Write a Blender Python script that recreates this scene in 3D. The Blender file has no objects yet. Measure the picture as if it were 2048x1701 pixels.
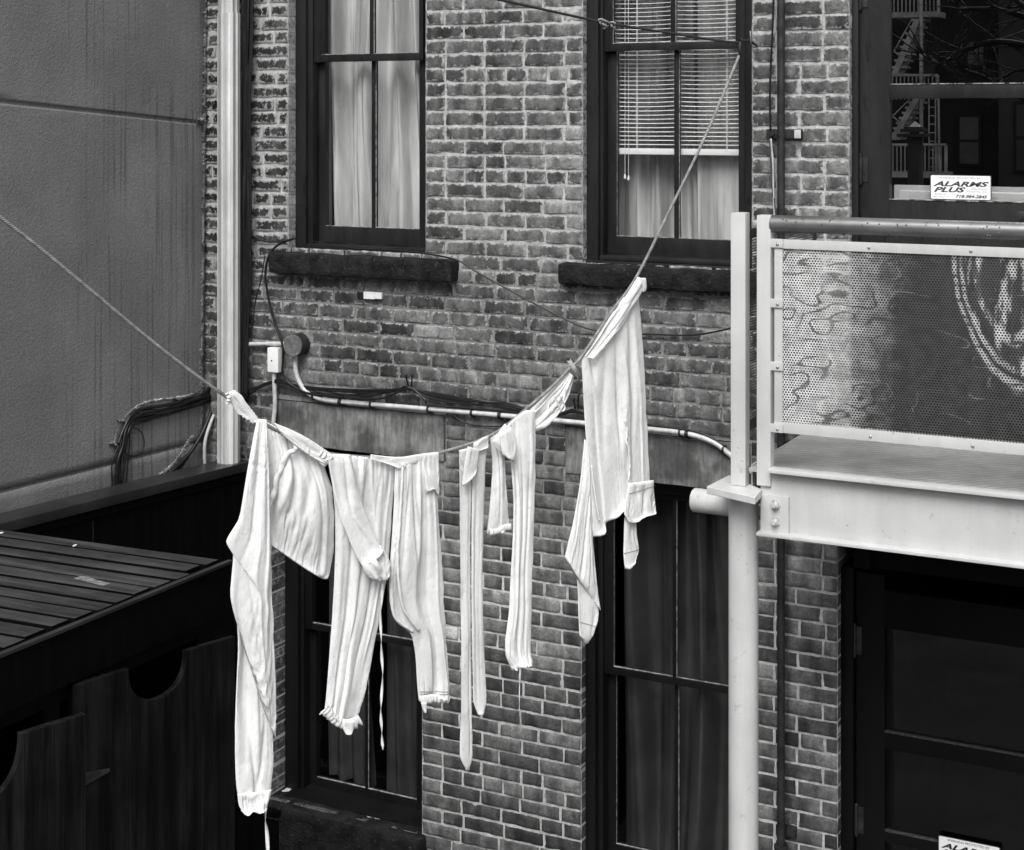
import bpy, bmesh, math, random
from mathutils import Vector, noise
rnd = random.Random(7)
SC = bpy.context.scene
COL = SC.collection
V = Vector
# ------------------------------------------------------------------ camera model
FPX = 3200.0; CX = 1024.0; HY = 230.0; DC = 6.63; H = 4.2
PHI = math.atan(FPX / 6224.0)
FW = V((-math.sin(PHI), math.cos(PHI), 0)); RT = V((math.cos(PHI), math.sin(PHI), 0)); UP = V((0, 0, 1))
CAM = V((0, -DC, H))
def ray(px, py): return FW + RT * ((px - CX) / FPX) + UP * ((HY - py) / FPX)
def atY(px, py, Y=0.0):
    r = ray(px, py); return CAM + r * ((Y + DC) / r.y)
def atX(px, py, X):
    r = ray(px, py); return CAM + r * (X / r.x)
def atZ(px, py, z):
    r = ray(px, py); return CAM + r * ((z - H) / r.z)
def atD(px, py, Z): return CAM + ray(px, py) * Z
def atP(px, py, p, n):
    r = ray(px, py); return CAM + r * ((p - CAM).dot(n) / r.dot(n))
def fx(px, Y=0.0): return atY(px, 0, Y).x
def fz(px, py, Y=0.0): return atY(px, py, Y).z
# ------------------------------------------------------------------ object helpers
def tag(o, label=None, cat=None, group=None, kind=None):
    if label: o['label'] = label
    if cat: o['category'] = cat
    if group: o['group'] = group
    if kind: o['kind'] = kind
    return o
def empty(name, loc, label, cat, group=None):
    o = bpy.data.objects.new(name, None); COL.objects.link(o); o.location = loc
    o.empty_display_size = .05
    bpy.context.view_layer.update()
    return tag(o, label, cat, group)
def par(o, p):
    if p is not None:
        o.parent = p
        o.matrix_parent_inverse = p.matrix_world.inverted() if p.type == 'EMPTY' and p.parent is None else o.matrix_parent_inverse
    return o
def rootof(p):
    while p.parent: p = p.parent
    return p
def link(name, me, parent=None):
    """mesh is in world coordinates; keep it so under an offset root"""
    o = bpy.data.objects.new(name, me); COL.objects.link(o)
    if parent is not None:
        r = rootof(parent)
        if parent is r and r.type == 'EMPTY':
            me.transform(__import__('mathutils').Matrix.Translation(-r.location))
        elif r.type == 'EMPTY':
            me.transform(__import__('mathutils').Matrix.Translation(-r.location))
        o.parent = parent
    return o
class MB:
    def __init__(s): s.v = []; s.f = []; s.m = []; s.mi = 0
    def add(s, vs, fs):
        b = len(s.v); s.v += [tuple(p) for p in vs]
        s.f += [tuple(i + b for i in f) for f in fs]; s.m += [s.mi] * len(fs); return s
    def box(s, x0, x1, y0, y1, z0, z1, bev=0.0):
        if x0 > x1: x0, x1 = x1, x0
        if y0 > y1: y0, y1 = y1, y0
        if z0 > z1: z0, z1 = z1, z0
        if bev <= 0:
            vs = [(x, y, z) for x in (x0, x1) for y in (y0, y1) for z in (z0, z1)]
            return s.add(vs, [(0, 1, 3, 2), (4, 6, 7, 5), (0, 4, 5, 1), (2, 3, 7, 6), (0, 2, 6, 4), (1, 5, 7, 3)])
        bm = bmesh.new(); bmesh.ops.create_cube(bm, size=1)
        for v in bm.verts: v.co = V(((x0 + x1) / 2 + v.co.x * (x1 - x0), (y0 + y1) / 2 + v.co.y * (y1 - y0), (z0 + z1) / 2 + v.co.z * (z1 - z0)))
        bev = min(bev, .45 * min(x1 - x0, y1 - y0, z1 - z0))
        bmesh.ops.bevel(bm, geom=list(bm.edges), offset=bev, segments=2, affect='EDGES', profile=.7)
        bm.verts.index_update()
        s.add([v.co.copy() for v in bm.verts], [tuple(v.index for v in f.verts) for f in bm.faces]); bm.free(); return s
    def obox(s, o, ax, ay, az, bev=0.0):
        """oriented box: corner o and three edge vectors"""
        m = MB(); m.box(0, 1, 0, 1, 0, 1)
        if bev > 0:
            lx, ly, lz = ax.length, ay.length, az.length
            m = MB(); m.box(0, lx, 0, ly, 0, lz, bev)
            return s.add([o + ax * (p[0] / lx) + ay * (p[1] / ly) + az * (p[2] / lz) for p in m.v], m.f)
        return s.add([o + ax * p[0] + ay * p[1] + az * p[2] for p in m.v], m.f)
    def tube(s, pts, r, n=10, cap=True):
        pts = [V(p) for p in pts]; k = len(pts)
        rr = r if isinstance(r, (list, tuple)) else [r] * k
        t0 = (pts[1] - pts[0]).normalized()
        a = t0.orthogonal().normalized(); vs = []; fs = []
        for i, p in enumerate(pts):
            t = (pts[min(i + 1, k - 1)] - pts[max(i - 1, 0)])
            if t.length < 1e-9: t = t0
            t.normalize(); a = (a - t * a.dot(t))
            if a.length < 1e-6: a = t.orthogonal()
            a.normalize(); b = t.cross(a)
            for j in range(n):
                q = 2 * math.pi * j / n; vs.append(p + (a * math.cos(q) + b * math.sin(q)) * rr[i])
        for i in range(k - 1):
            for j in range(n):
                j2 = (j + 1) % n; fs.append((i * n + j, i * n + j2, (i + 1) * n + j2, (i + 1) * n + j))
        if cap: fs += [tuple(range(n - 1, -1, -1)), tuple((k - 1) * n + j for j in range(n))]
        return s.add(vs, fs)
    def cyl(s, p, q, r, n=24): return s.tube([p, q], r, n)
    def prism(s, poly, vec):
        n = len(poly); poly = [V(p) for p in poly]
        return s.add(poly + [p + vec for p in poly], [tuple(range(n)), tuple(range(2 * n - 1, n - 1, -1))] + [(i, i + n, (i + 1) % n + n, (i + 1) % n) for i in range(n)])
    def sphere(s, c, r, n=8, sc=(1, 1, 1)):
        vs = [V((0, 0, 1))]; fs = []
        for i in range(1, n):
            for j in range(2 * n):
                a = math.pi * i / n; b = math.pi * j / n
                vs.append(V((math.sin(a) * math.cos(b), math.sin(a) * math.sin(b), math.cos(a))))
        vs.append(V((0, 0, -1))); m = 2 * n
        for j in range(m): fs.append((0, 1 + j, 1 + (j + 1) % m))
        for i in range(n - 2):
            for j in range(m): fs.append((1 + i * m + j, 1 + (i + 1) * m + j, 1 + (i + 1) * m + (j + 1) % m, 1 + i * m + (j + 1) % m))
        L = len(vs) - 1
        for j in range(m): fs.append((L, 1 + (n - 2) * m + (j + 1) % m, 1 + (n - 2) * m + j))
        return s.add([V(c) + V((v.x * sc[0], v.y * sc[1], v.z * sc[2])) * r for v in vs], fs)
    def grid(s, fn, nu, nv):
        vs = [fn(i / nu, j / nv) for j in range(nv + 1) for i in range(nu + 1)]
        return s.add(vs, [(j * (nu + 1) + i, j * (nu + 1) + i + 1, (j + 1) * (nu + 1) + i + 1, (j + 1) * (nu + 1) + i) for j in range(nv) for i in range(nu)])
    def build(s, name, mats, parent=None, smooth=False, fix=True, auto=None):
        me = bpy.data.meshes.new(name); me.from_pydata(s.v, [], s.f)
        for m in (mats if isinstance(mats, (list, tuple)) else [mats]): me.materials.append(m)
        if any(s.m): me.polygons.foreach_set('material_index', s.m)
        if fix:
            bm = bmesh.new(); bm.from_mesh(me); bmesh.ops.recalc_face_normals(bm, faces=bm.faces); bm.to_mesh(me); bm.free()
        if smooth or auto: me.polygons.foreach_set('use_smooth', [True] * len(me.polygons))
        if auto: me.set_sharp_from_angle(angle=math.radians(auto))
        me.update(); return link(name, me, parent)
def crom(pts, n=8):
    pts = [V(p) for p in pts]; out = []
    if len(pts) < 3: return [pts[0].lerp(pts[-1], i / n) for i in range(n + 1)]
    P = [pts[0] * 2 - pts[1]] + pts + [pts[-1] * 2 - pts[-2]]
    for i in range(1, len(P) - 2):
        a, b, c, d = P[i - 1], P[i], P[i + 1], P[i + 2]
        for k in range(n):
            t = k / n
            out.append(.5 * ((2 * b) + (c - a) * t + (2 * a - 5 * b + 4 * c - d) * t * t + (3 * b - a - 3 * c + d) * t ** 3))
    out.append(pts[-1]); return out
def nz(x, y=0, z=0): return noise.noise((x, y, z))
# rough block: subdivided box with noise, for stone
def rough_block(mb, x0, x1, y0, y1, z0, z1, amp=.006, step=.03, seed=0, rnd_edge=.012):
    def face(o, a, b):
        nu = max(2, int(a.length / step)); nv = max(2, int(b.length / step))
        def fn(u, v): return o + a * u + b * v
        mb.grid(lambda u, v: disp(fn(u, v)), nu, nv)
    c = V(((x0 + x1) / 2, (y0 + y1) / 2, (z0 + z1) / 2)); hs = V(((x1 - x0) / 2, (y1 - y0) / 2, (z1 - z0) / 2))
    def disp(p):
        q = p - c; r = rnd_edge; k = V((0, 0, 0))
        for i in range(3):
            lim = hs[i] - r
            k[i] = max(-lim, min(lim, q[i]))
        d = q - k
        if d.length > 1e-9: d = d.normalized() * min(d.length, r)
        p2 = c + k + d
        nv = noise.noise_vector(p * 9 + V((seed, seed * 2, 0))) * amp + noise.noise_vector(p * 30 + V((seed, 0, 3))) * amp * .5
        return p2 + nv
    X, Y, Z = V((x1 - x0, 0, 0)), V((0, y1 - y0, 0)), V((0, 0, z1 - z0)); o = V((x0, y0, z0))
    face(o, X, Z); face(o + Y, X, Z); face(o, Y, Z); face(o + X, Y, Z); face(o, X, Y); face(o + Z, X, Y)
    return mb
# ------------------------------------------------------------------ materials
class NG:
    def __init__(s, name):
        s.mat = bpy.data.materials.new(name); s.mat.use_nodes = True; s.t = s.mat.node_tree
        s.t.nodes.clear(); s.out = s.t.nodes.new('ShaderNodeOutputMaterial')
    def n(s, kind, ins=None, **at):
        nd = s.t.nodes.new('ShaderNode' + kind)
        for k, v in at.items(): setattr(nd, k, v)
        for k, v in (ins or {}).items():
            sk = nd.inputs[k]
            if isinstance(v, bpy.types.NodeSocket): s.t.links.new(v, sk)
            else:
                if sk.type == 'RGBA' and not isinstance(v, (tuple, list)): v = (v, v, v, 1)
                sk.default_value = v
        return nd
    def m(s, op, a, b=0.0, c=0.0, clamp=False):
        return s.n('Math', {0: a, 1: b, 2: c}, operation=op, use_clamp=clamp).outputs[0]
    def co(s): return s.n('TexCoord').outputs['Object']
    def geo(s): return s.n('NewGeometry').outputs['Position']
    def noise(s, vec, scale, detail=4, rough=.55, sc=None):
        if sc: vec = s.n('Mapping', {'Vector': vec, 'Scale': sc}).outputs[0]
        return s.n('TexNoise', {'Vector': vec, 'Scale': scale, 'Detail': detail, 'Roughness': rough}).outputs['Fac']
    def ramp(s, x, a, b, lo=0.0, hi=1.0):
        return s.n('MapRange', {'Value': x, 'From Min': a, 'From Max': b, 'To Min': lo, 'To Max': hi}, interpolation_type='SMOOTHSTEP').outputs[0]
    def mix(s, f, a, b): # scalar mix
        return s.m('ADD', s.m('MULTIPLY', a, s.m('SUBTRACT', 1.0, f)), s.m('MULTIPLY', b, f))
    def col(s, x): return s.n('CombineColor', {0: x, 1: x, 2: x}).outputs[0]
    def bump(s, h, strength=.3, dist=.01, nrm=None):
        d = {'Height': h, 'Strength': strength, 'Distance': dist}
        if nrm is not None: d['Normal'] = nrm
        return s.n('Bump', d).outputs[0]
    def bsdf(s, col, rough=.6, metal=0.0, nrm=None, spec=.3, **kw):
        d = {'Base Color': s.col(col) if isinstance(col, bpy.types.NodeSocket) and col.type != 'RGBA' else col, 'Roughness': rough, 'Metallic': metal, 'Specular IOR Level': spec}
        if nrm is not None: d['Normal'] = nrm
        d.update(kw)
        b = s.n('BsdfPrincipled', d); s.t.links.new(b.outputs[0], s.out.inputs[0]); return b
def M(name, col, rough=.6, metal=0, var=.35, vs=6, bump=.2, bs=60, spec=.3, sc=None, stain=None, bd=.004):
    g = NG(name); c = g.geo()
    n1 = g.noise(c, vs, 5, .6, sc); k = g.ramp(n1, .25, .75, col * (1 - var), col * (1 + var))
    if stain:  # (colour, threshold, scale, stretch)
        n2 = g.noise(c, stain[2], 6, .65, stain[3]); k = g.mix(g.ramp(n2, stain[1], stain[1] + .06), k, stain[0])
    nb = g.noise(c, bs, 4, .6, sc)
    g.bsdf(k, rough, metal, g.bump(nb, bump, bd) if bump else None, spec); return g.mat
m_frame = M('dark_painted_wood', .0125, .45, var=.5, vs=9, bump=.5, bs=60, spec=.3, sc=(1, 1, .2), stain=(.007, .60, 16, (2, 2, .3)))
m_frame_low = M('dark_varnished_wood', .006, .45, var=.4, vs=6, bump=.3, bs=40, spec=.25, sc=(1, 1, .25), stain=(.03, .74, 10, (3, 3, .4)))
m_putty = M('old_putty', .25, .8, var=.7, vs=40, bump=.3)
m_stone = M('sooty_sandstone', .013, .85, var=.7, vs=14, bump=.7, bs=70, spec=.15, stain=(.05, .60, 55, (1, 1, 1)), bd=.012)
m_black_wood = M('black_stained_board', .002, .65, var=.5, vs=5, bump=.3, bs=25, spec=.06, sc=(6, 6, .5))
m_black_cap = M('black_stained_cap', .022, .35, var=.4, vs=4, bump=.2, bs=25, spec=.25)
def steel_mat():
    g = NG('white_enamel_on_steel'); c = g.geo()
    k = g.ramp(g.noise(c, 3, 5, .6), .3, .7, .44, .52)
    k = g.m('MULTIPLY', k, g.ramp(g.noise(c, 22, 4, .65, (1, 1, .07)), .35, .7, 1.02, .94))
    k = g.mix(g.m('MULTIPLY', g.ramp(g.noise(c, 55, 5, .7), .668, .70), .8), k, .12)
    k = g.mix(g.m('MULTIPLY', g.ramp(g.noise(c, 14, 6, .75), .60, .70), .45), k, .22)
    g.bsdf(k, .36, 0, g.bump(g.noise(c, 60, 4, .6), .14, .004), .4); return g.mat
m_white_paint = steel_mat()
m_cable = M('black_cable_sheath', .01, .35, var=.4, vs=30, bump=.15, spec=.4)
m_cable_grey = M('weathered_cable', .06, .5, var=.4, vs=30, bump=.15, spec=.3)
m_conduit = M('galvanised_conduit', .5, .42, .15, var=.25, vs=25, bump=.2, bs=200)
m_iron = M('dark_iron', .03, .5, .3, var=.5, vs=20, bump=.4, bs=120)
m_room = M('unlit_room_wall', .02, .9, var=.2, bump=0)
m_rope = M('grey_white_rope', .22, .85, var=.35, vs=40, bump=.3, bs=300)
m_rope_dark = M('dark_rope', .03, .8, var=.4, vs=60, bump=.3, bs=300)
m_curtain_dark = M('dark_curtain_cloth', .04, .8, var=.3, vs=5, bump=.2, bs=300, spec=.1)
m_plastic_white = M('white_plastic', .75, .4, var=.05, vs=10, bump=0)
m_steel = M('bolt_steel', .35, .4, .5, var=.3, vs=80, bump=.2)
m_ink = M('sticker_ink_dark', .05, .5, var=.1, bump=0)
m_ink2 = M('sticker_ink_grey', .3, .5, var=.1, bump=0)
m_sticker = M('sticker_vinyl', .8, .3, var=.03, bump=0)

def cloth_mat(name, base, seedz):
    g = NG(name); c = g.geo()
    big = g.noise(c, 4, 4, .6); k = g.ramp(big, .3, .7, base * .92, base * 1.04)
    sp = g.noise(c, 130, 4, .7, (1.0, 1.0, .35)); k = g.mix(g.m('MULTIPLY', g.ramp(sp, .61, .70), .5), k, base * .35)
    tint = g.noise(c, 14, 5, .7, (1, 1, .8)); k = g.mix(g.m('MULTIPLY', g.ramp(tint, .48, .72), .5), k, base * .62)
    w = g.noise(c, 300, 3, .6); cr = g.noise(c, 30, 5, .6, (1, 1, .45))
    cz = g.m('ABSOLUTE', g.m('SUBTRACT', g.noise(c, 13, 4, .6, (1, 1, .55)), .5)); cz2 = g.m('ABSOLUTE', g.m('SUBTRACT', g.noise(c, 34, 3, .6, (1, 1, .7)), .5))
    nrm = g.bump(w, .22, .003); nrm = g.bump(cr, .06, .004, nrm); nrm = g.bump(g.ramp(cz, .0, .10), .17, .004, nrm); nrm = g.bump(g.ramp(cz2, .0, .12), .10, .003, nrm)
    b = g.bsdf(k, .9, 0, nrm, .1)
    tr = g.n('BsdfTranslucent', {'Color': (.75, .75, .75, 1), 'Normal': nrm})
    mx = g.n('MixShader', {0: .08, 1: b.outputs[0], 2: tr.outputs[0]}); g.t.links.new(mx.outputs[0], g.out.inputs[0])
    return g.mat
m_cloth = cloth_mat('washed_white_cotton', .80, 0)
m_cloth_b = cloth_mat('washed_cream_cotton', .77, 2)
m_cloth_c = cloth_mat('washed_grey_knit', .70, 4)

def curtain_mat():
    g = NG('sheer_white_curtain'); c = g.geo()
    k = g.ramp(g.noise(c, 6, 4, .6, (2.2, 1, .22)), .32, .68, .32, .60)  # vertical streaks paint the light and dark of folds into the cloth colour
    b = g.bsdf(k, .9, 0, g.bump(g.noise(c, 350, 2), .2, .003), .05)
    return g.mat
m_curtain = curtain_mat()
def glass_mat(name, base, top):
    g = NG(name); lw = g.n('LayerWeight', {'Blend': .35}).outputs['Facing']
    c = g.geo()
    f = g.m('ADD', g.m('MULTIPLY', lw, top - base), base)
    gl = g.n('BsdfGlossy', {'Color': (1, 1, 1, 1), 'Roughness': .0}); tr = g.n('BsdfTransparent', {'Color': (.93, .93, .93, 1)})
    mx = g.n('MixShader', {0: f, 1: tr.outputs[0], 2: gl.outputs[0]}); g.t.links.new(mx.outputs[0], g.out.inputs[0]); return g.mat
m_glass = glass_mat('window_glass', .05, .25)
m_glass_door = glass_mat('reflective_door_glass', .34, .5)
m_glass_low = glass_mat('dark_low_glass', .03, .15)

def galv_mat():
    g = NG('galvanised_downpipe'); c = g.geo()
    s1 = g.noise(c, 62, 1, .5, (1, 1, .003)); n2 = g.noise(c, 8, 5, .65, (1, 1, .4))
    k = g.m('MULTIPLY', g.ramp(s1, .3, .7, .42, .95), g.ramp(n2, .3, .7, .8, 1.1))  # upright light and dark bands paint rib shading into the metal colour
    rust = g.ramp(g.noise(c, 30, 5, .7), .72, .76); k = g.mix(rust, k, .1)
    g.bsdf(k, .34, .4, g.bump(n2, .15, .01), .5); return g.mat
m_galv = galv_mat()

def stucco_mat():
    g = NG('grey_stucco'); c = g.geo()
    base = g.ramp(g.noise(c, 1.6, 5, .6), .3, .7, .155, .205)
    # rain streaks: narrow vertical trails, present in a band of the wall
    st = g.noise(c, 55, 2, .55, (.01, 1, .012)); sm = g.ramp(st, .55, .64)
    sep = g.n('SeparateXYZ', {0: c})
    band = g.m('MULTIPLY', g.ramp(sep.outputs[1], -1.15, -.75), g.ramp(g.noise(c, 1.5, 3, .6), .35, .55))
    base = g.mix(g.m('MULTIPLY', g.m('MULTIPLY', sm, band), .5), base, .06)
    st2 = g.noise(c, 9, 4, .6, (.01, 1, .06)); base = g.mix(g.m('MULTIPLY', g.ramp(st2, .5, .75), .35), base, .15)
    lowd = g.ramp(sep.outputs[2], 2.6, 2.3); base = g.mix(g.m('MULTIPLY', lowd, g.ramp(g.noise(c, 5, 5, .7), .3, .7, .0, .3)), base, .08)
    b1 = g.noise(c, 120, 3, .65); b2 = g.noise(c, 60, 3, .6); base = g.m('MULTIPLY', base, g.ramp(b1, .3, .7, .86, 1.14)); nrm = g.bump(b1, .5, .004); nrm = g.bump(b2, .3, .008, nrm)
    g.bsdf(base, .85, 0, nrm, .18); return g.mat
m_stucco = stucco_mat()

def brick_mat():
    g = NG('old_brick'); c = g.geo(); sep = g.n('SeparateXYZ', {0: c})
    tone = g.n('Attribute', attribute_name='tone').outputs['Fac']; edge = g.n('Attribute', attribute_name='edge').outputs['Fac']
    loc = g.n('Attribute', attribute_name='bloc').outputs['Vector']
    n1 = g.noise(c, 18, 6, .7); n2 = g.noise(c, 90, 4, .65)
    flash = g.noise(loc, 16, 2, .5, (1, 1, .12))
    k = g.m('MULTIPLY', tone, g.ramp(n1, .25, .78, .58, 1.42)); k = g.m('MULTIPLY', k, g.ramp(n2, .25, .8, .72, 1.28))
    k = g.m('MULTIPLY', k, g.ramp(g.noise(c, 2.1, 6, .68), .33, .67, .52, 1.38)); k = g.m('MULTIPLY', k, g.ramp(flash, .35, .62, .6, 1.25))
    # pale mortar smears creeping over arrises; heavy old render/paint crust at the left end of the wall
    left = g.ramp(sep.outputs[0], -4.35, -4.85); up = g.ramp(sep.outputs[2], 2.95, 3.45)
    hi = g.ramp(sep.outputs[2], 2.2, 3.4)
    ms = g.noise(c, 34, 6, .72); e = g.m('SUBTRACT', 1.0, edge)
    crust = g.m('ADD', g.m('MULTIPLY', e, g.mix(g.m('MAXIMUM', hi, left), .06, .22)), g.m('MULTIPLY', g.m('MULTIPLY', left, up), .10))
    crust = g.m('ADD', crust, g.m('MULTIPLY', hi, .05))
    mk = g.ramp(g.m('ADD', ms, crust), .68, .76)
    mc = g.ramp(g.noise(c, 40, 5, .7), .3, .75, .2, .46)
    k = g.mix(g.m('MULTIPLY', mk, .85), k, mc)
    # bricks left of the window are sooty between the crust
    soot = g.m('MULTIPLY', g.m('MULTIPLY', left, up), .75); dk = g.m('MULTIPLY', k, g.m('SUBTRACT', 1.0, g.m('MULTIPLY', soot, g.m('SUBTRACT', 1.0, mk)))); k = dk
    eff = g.ramp(g.noise(c, 2.3, 6, .7), .56, .72); k = g.mix(g.m('MULTIPLY', eff, g.ramp(ms, .35, .7, .1, .6)), k, .30)
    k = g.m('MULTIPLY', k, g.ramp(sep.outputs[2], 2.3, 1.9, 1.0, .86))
    wp = g.ramp(g.noise(c, 13, 7, .8), .735, .75); k = g.mix(g.m('MULTIPLY', wp, .6), k, .5)
    nrm = g.bump(g.m('ADD', n1, g.m('MULTIPLY', n2, .6)), .5, .006); nrm = g.bump(g.m('ADD', mk, g.m('MULTIPLY', ms, .5)), .35, .004, nrm)
    g.bsdf(k, .82, 0, nrm, .2); return g.mat
m_brick = brick_mat()
def mortar_mat():
    g = NG('lime_mortar'); c = g.geo(); sep = g.n('SeparateXYZ', {0: c})
    k = g.ramp(g.noise(c, 10, 6, .7), .28, .72, .33, .48)
    d = g.noise(c, 45, 5, .7); k = g.m('MULTIPLY', k, g.ramp(d, .3, .7, .75, 1.15))
    dk = g.ramp(g.noise(c, 5, 5, .7), .55, .7); k = g.mix(g.m('MULTIPLY', dk, .35), k, .16)
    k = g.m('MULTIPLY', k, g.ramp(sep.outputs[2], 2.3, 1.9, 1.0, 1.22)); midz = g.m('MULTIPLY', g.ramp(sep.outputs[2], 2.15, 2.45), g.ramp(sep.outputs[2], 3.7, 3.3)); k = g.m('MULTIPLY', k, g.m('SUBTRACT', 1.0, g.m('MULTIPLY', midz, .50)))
    g.bsdf(k, .92, 0, g.bump(d, .8, .008), .1); return g.mat
m_mortar = mortar_mat()
def lintel_mat():
    g = NG('tooled_brownstone'); c = g.geo()
    k = g.ramp(g.noise(c, 6, 5, .65), .3, .7, .085, .22)
    tool = g.noise(c, 70, 3, .6, (1, 1, .12)); k = g.m('MULTIPLY', k, g.ramp(tool, .3, .7, .75, 1.3))
    blot = g.ramp(g.noise(c, 3.2, 4, .6), .5, .62); k = g.mix(g.m('MULTIPLY', blot, .7), k, .035)
    g.bsdf(k, .8, 0, g.bump(tool, .5, .006), .2); return g.mat
m_lintel = lintel_mat()
def plank_mat():
    g = NG('wet_dark_deck_board'); c = g.geo()
    gr = g.noise(c, 30, 4, .65, (.06, 1, 1)); k = g.ramp(gr, .3, .7, .014, .042)
    t = g.noise(c, 3, 4, .6); k = g.m('MULTIPLY', k, g.ramp(t, .3, .7, .6, 1.5))
    g.bsdf(k, g.ramp(t, .3, .7, .3, .6), 0, g.bump(gr, .4, .006), .22); return g.mat
m_plank = plank_mat()
def holes(g, p, pitch, r):
    """staggered round holes in the panel's own X/Z (metres); 1 = hole"""
    sep = g.n('SeparateXYZ', {0: p}); x, z = sep.outputs[0], sep.outputs[2]; res = None
    h = pitch * .866 * 2
    for ox, oz in ((0, 0), (pitch / 2, h / 2)):
        ax = g.m('SUBTRACT', g.m('FLOORED_MODULO', g.m('ADD', x, ox), pitch), pitch / 2)
        az = g.m('SUBTRACT', g.m('FLOORED_MODULO', g.m('ADD', z, oz), h), h / 2)
        d = g.m('SQRT', g.m('ADD', g.m('MULTIPLY', ax, ax), g.m('MULTIPLY', az, az)))
        hh = g.m('LESS_THAN', d, r); res = hh if res is None else g.m('MAXIMUM', res, hh)
    return res, x, z
def perf_mat():
    g = NG('perforated_steel_scrawled'); c = g.n('TexCoord').outputs['Object']
    res, x, z = holes(g, c, .0105, .0034)
    # worn white coating left of a slanting dark rubbed area, with loose scrawled loops
    wn = g.noise(c, 11, 6, .75, (.9, 1, 1.2)); wf = g.noise(c, 32, 4, .6, (.5, 1, 1.8))
    q = g.m('ADD', g.m('ADD', x, g.m('MULTIPLY', z, -.1)), g.m('MULTIPLY', g.m('SUBTRACT', wn, .5), .45))
    left = g.ramp(q, .42, .05)
    k = g.mix(left, .06, .6)
    rot = g.n('Mapping', {'Vector': c, 'Rotation': (0, .5, 0), 'Scale': (.6, 1, 1.25)}).outputs[0]
    def contour(vec, sc_, mult, wd, det=1.5):
        n_ = g.noise(vec, sc_, det, .5); return g.ramp(g.m('ABSOLUTE', g.m('SUBTRACT', g.m('FRACT', g.m('MULTIPLY', n_, mult)), .5)), wd, wd * .35)
    scrib = g.m('MULTIPLY', contour(rot, 7.5, 7, .13), g.ramp(g.noise(c, 6, 3), .42, .55)); k = g.mix(g.m('MULTIPLY', scrib, .8), k, .06)
    pale = g.m('MULTIPLY', contour(rot, 6.0, 5, .06), g.ramp(g.noise(c, 5, 3), .52, .6)); k = g.mix(g.m('MULTIPLY', pale, .25), k, .4); k = g.m('MULTIPLY', k, g.ramp(g.noise(c, 24, 3, .6), .3, .7, .78, 1.2))
    # big looping scrawl: nested bent ellipses
    ex = g.m('SUBTRACT', g.m('ADD', x, g.m('MULTIPLY', z, .2)), .885); ez = g.m('SUBTRACT', z, .52)
    wob = g.m('MULTIPLY', g.m('SUBTRACT', g.noise(c, 9, 3), .5), .05)
    dd = g.m('ADD', g.m('SQRT', g.m('ADD', g.m('MULTIPLY', g.m('MULTIPLY', ex, ex), 4.2), g.m('MULTIPLY', ez, ez))), wob)
    ins = g.m('MULTIPLY', g.ramp(dd, .30, .255), g.ramp(g.noise(c, 16, 4, .65, (1, 1, .28)), .50, .62)); k = g.mix(g.m('MULTIPLY', ins, .85), k, .62)
    half = g.ramp(g.m('ADD', g.m('MULTIPLY', ex, 1.6), g.m('MULTIPLY', ez, .8)), .14, .0)
    ring = g.m('MAXIMUM', g.ramp(g.m('ABSOLUTE', g.m('SUBTRACT', dd, .325)), .024, .004), g.m('MAXIMUM', g.ramp(g.m('ABSOLUTE', g.m('SUBTRACT', dd, .275)), .022, .004), g.ramp(g.m('ABSOLUTE', g.m('SUBTRACT', dd, .17)), .03, .01))); ring = g.m('MULTIPLY', g.m('MULTIPLY', ring, half), g.ramp(wf, .34, .52)); k = g.mix(g.m('MULTIPLY', ring, .72), k, .62)
    st = g.noise(c, 20, 3, .6, (1.0, 1, .22)); k = g.mix(g.m('MULTIPLY', g.m('MULTIPLY', g.ramp(st, .54, .6), g.ramp(dd, .32, .29)), .9), k, .07)
    sc = g.ramp(g.noise(c, 16, 5, .75, (.45, 1, 2.4)), .66, .71); k = g.mix(g.m('MULTIPLY', sc, .7), k, .55)
    b = g.bsdf(k, .45, .15, None, .35)
    tr = g.n('BsdfTransparent'); mx = g.n('MixShader', {0: res, 1: b.outputs[0], 2: tr.outputs[0]}); g.t.links.new(mx.outputs[0], g.out.inputs[0]); return g.mat
m_perf = perf_mat()
def tread_mat():
    g = NG('raised_lozenge_tread_plate'); c = g.geo()
    mp = g.n('Mapping', {'Vector': c, 'Scale': (22, 60, 1), 'Rotation': (0, 0, .35)}).outputs[0]
    v = g.n('TexVoronoi', {'Vector': mp, 'Scale': 1.0, 'Randomness': .15}).outputs['Distance']
    k = g.ramp(g.noise(c, 5, 4), .3, .7, .36, .52); k = g.m('MULTIPLY', k, g.ramp(v, .1, .6, 1.3, .75))
    g.bsdf(k, .32, .1, g.bump(g.m('SUBTRACT', 1.0, v), .5, .006), .4); return g.mat
m_tread = tread_mat()
def rail_mat():
    g = NG('wet_steel_handrail'); c = g.geo()
    d = g.n('TexVoronoi', {'Vector': c, 'Scale': 90.0}).outputs['Distance']; drop = g.ramp(d, .3, .12)
    msk = g.ramp(g.noise(c, 40, 2), .52, .6); drop = g.m('MULTIPLY', drop, msk)
    k = g.ramp(g.noise(c, 8, 5, .65, (.4, 1, 1)), .3, .7, .09, .2)
    g.bsdf(k, g.mix(drop, .36, .05), .45, g.bump(drop, .8, .006), .5); return g.mat
m_rail = rail_mat()
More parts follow.
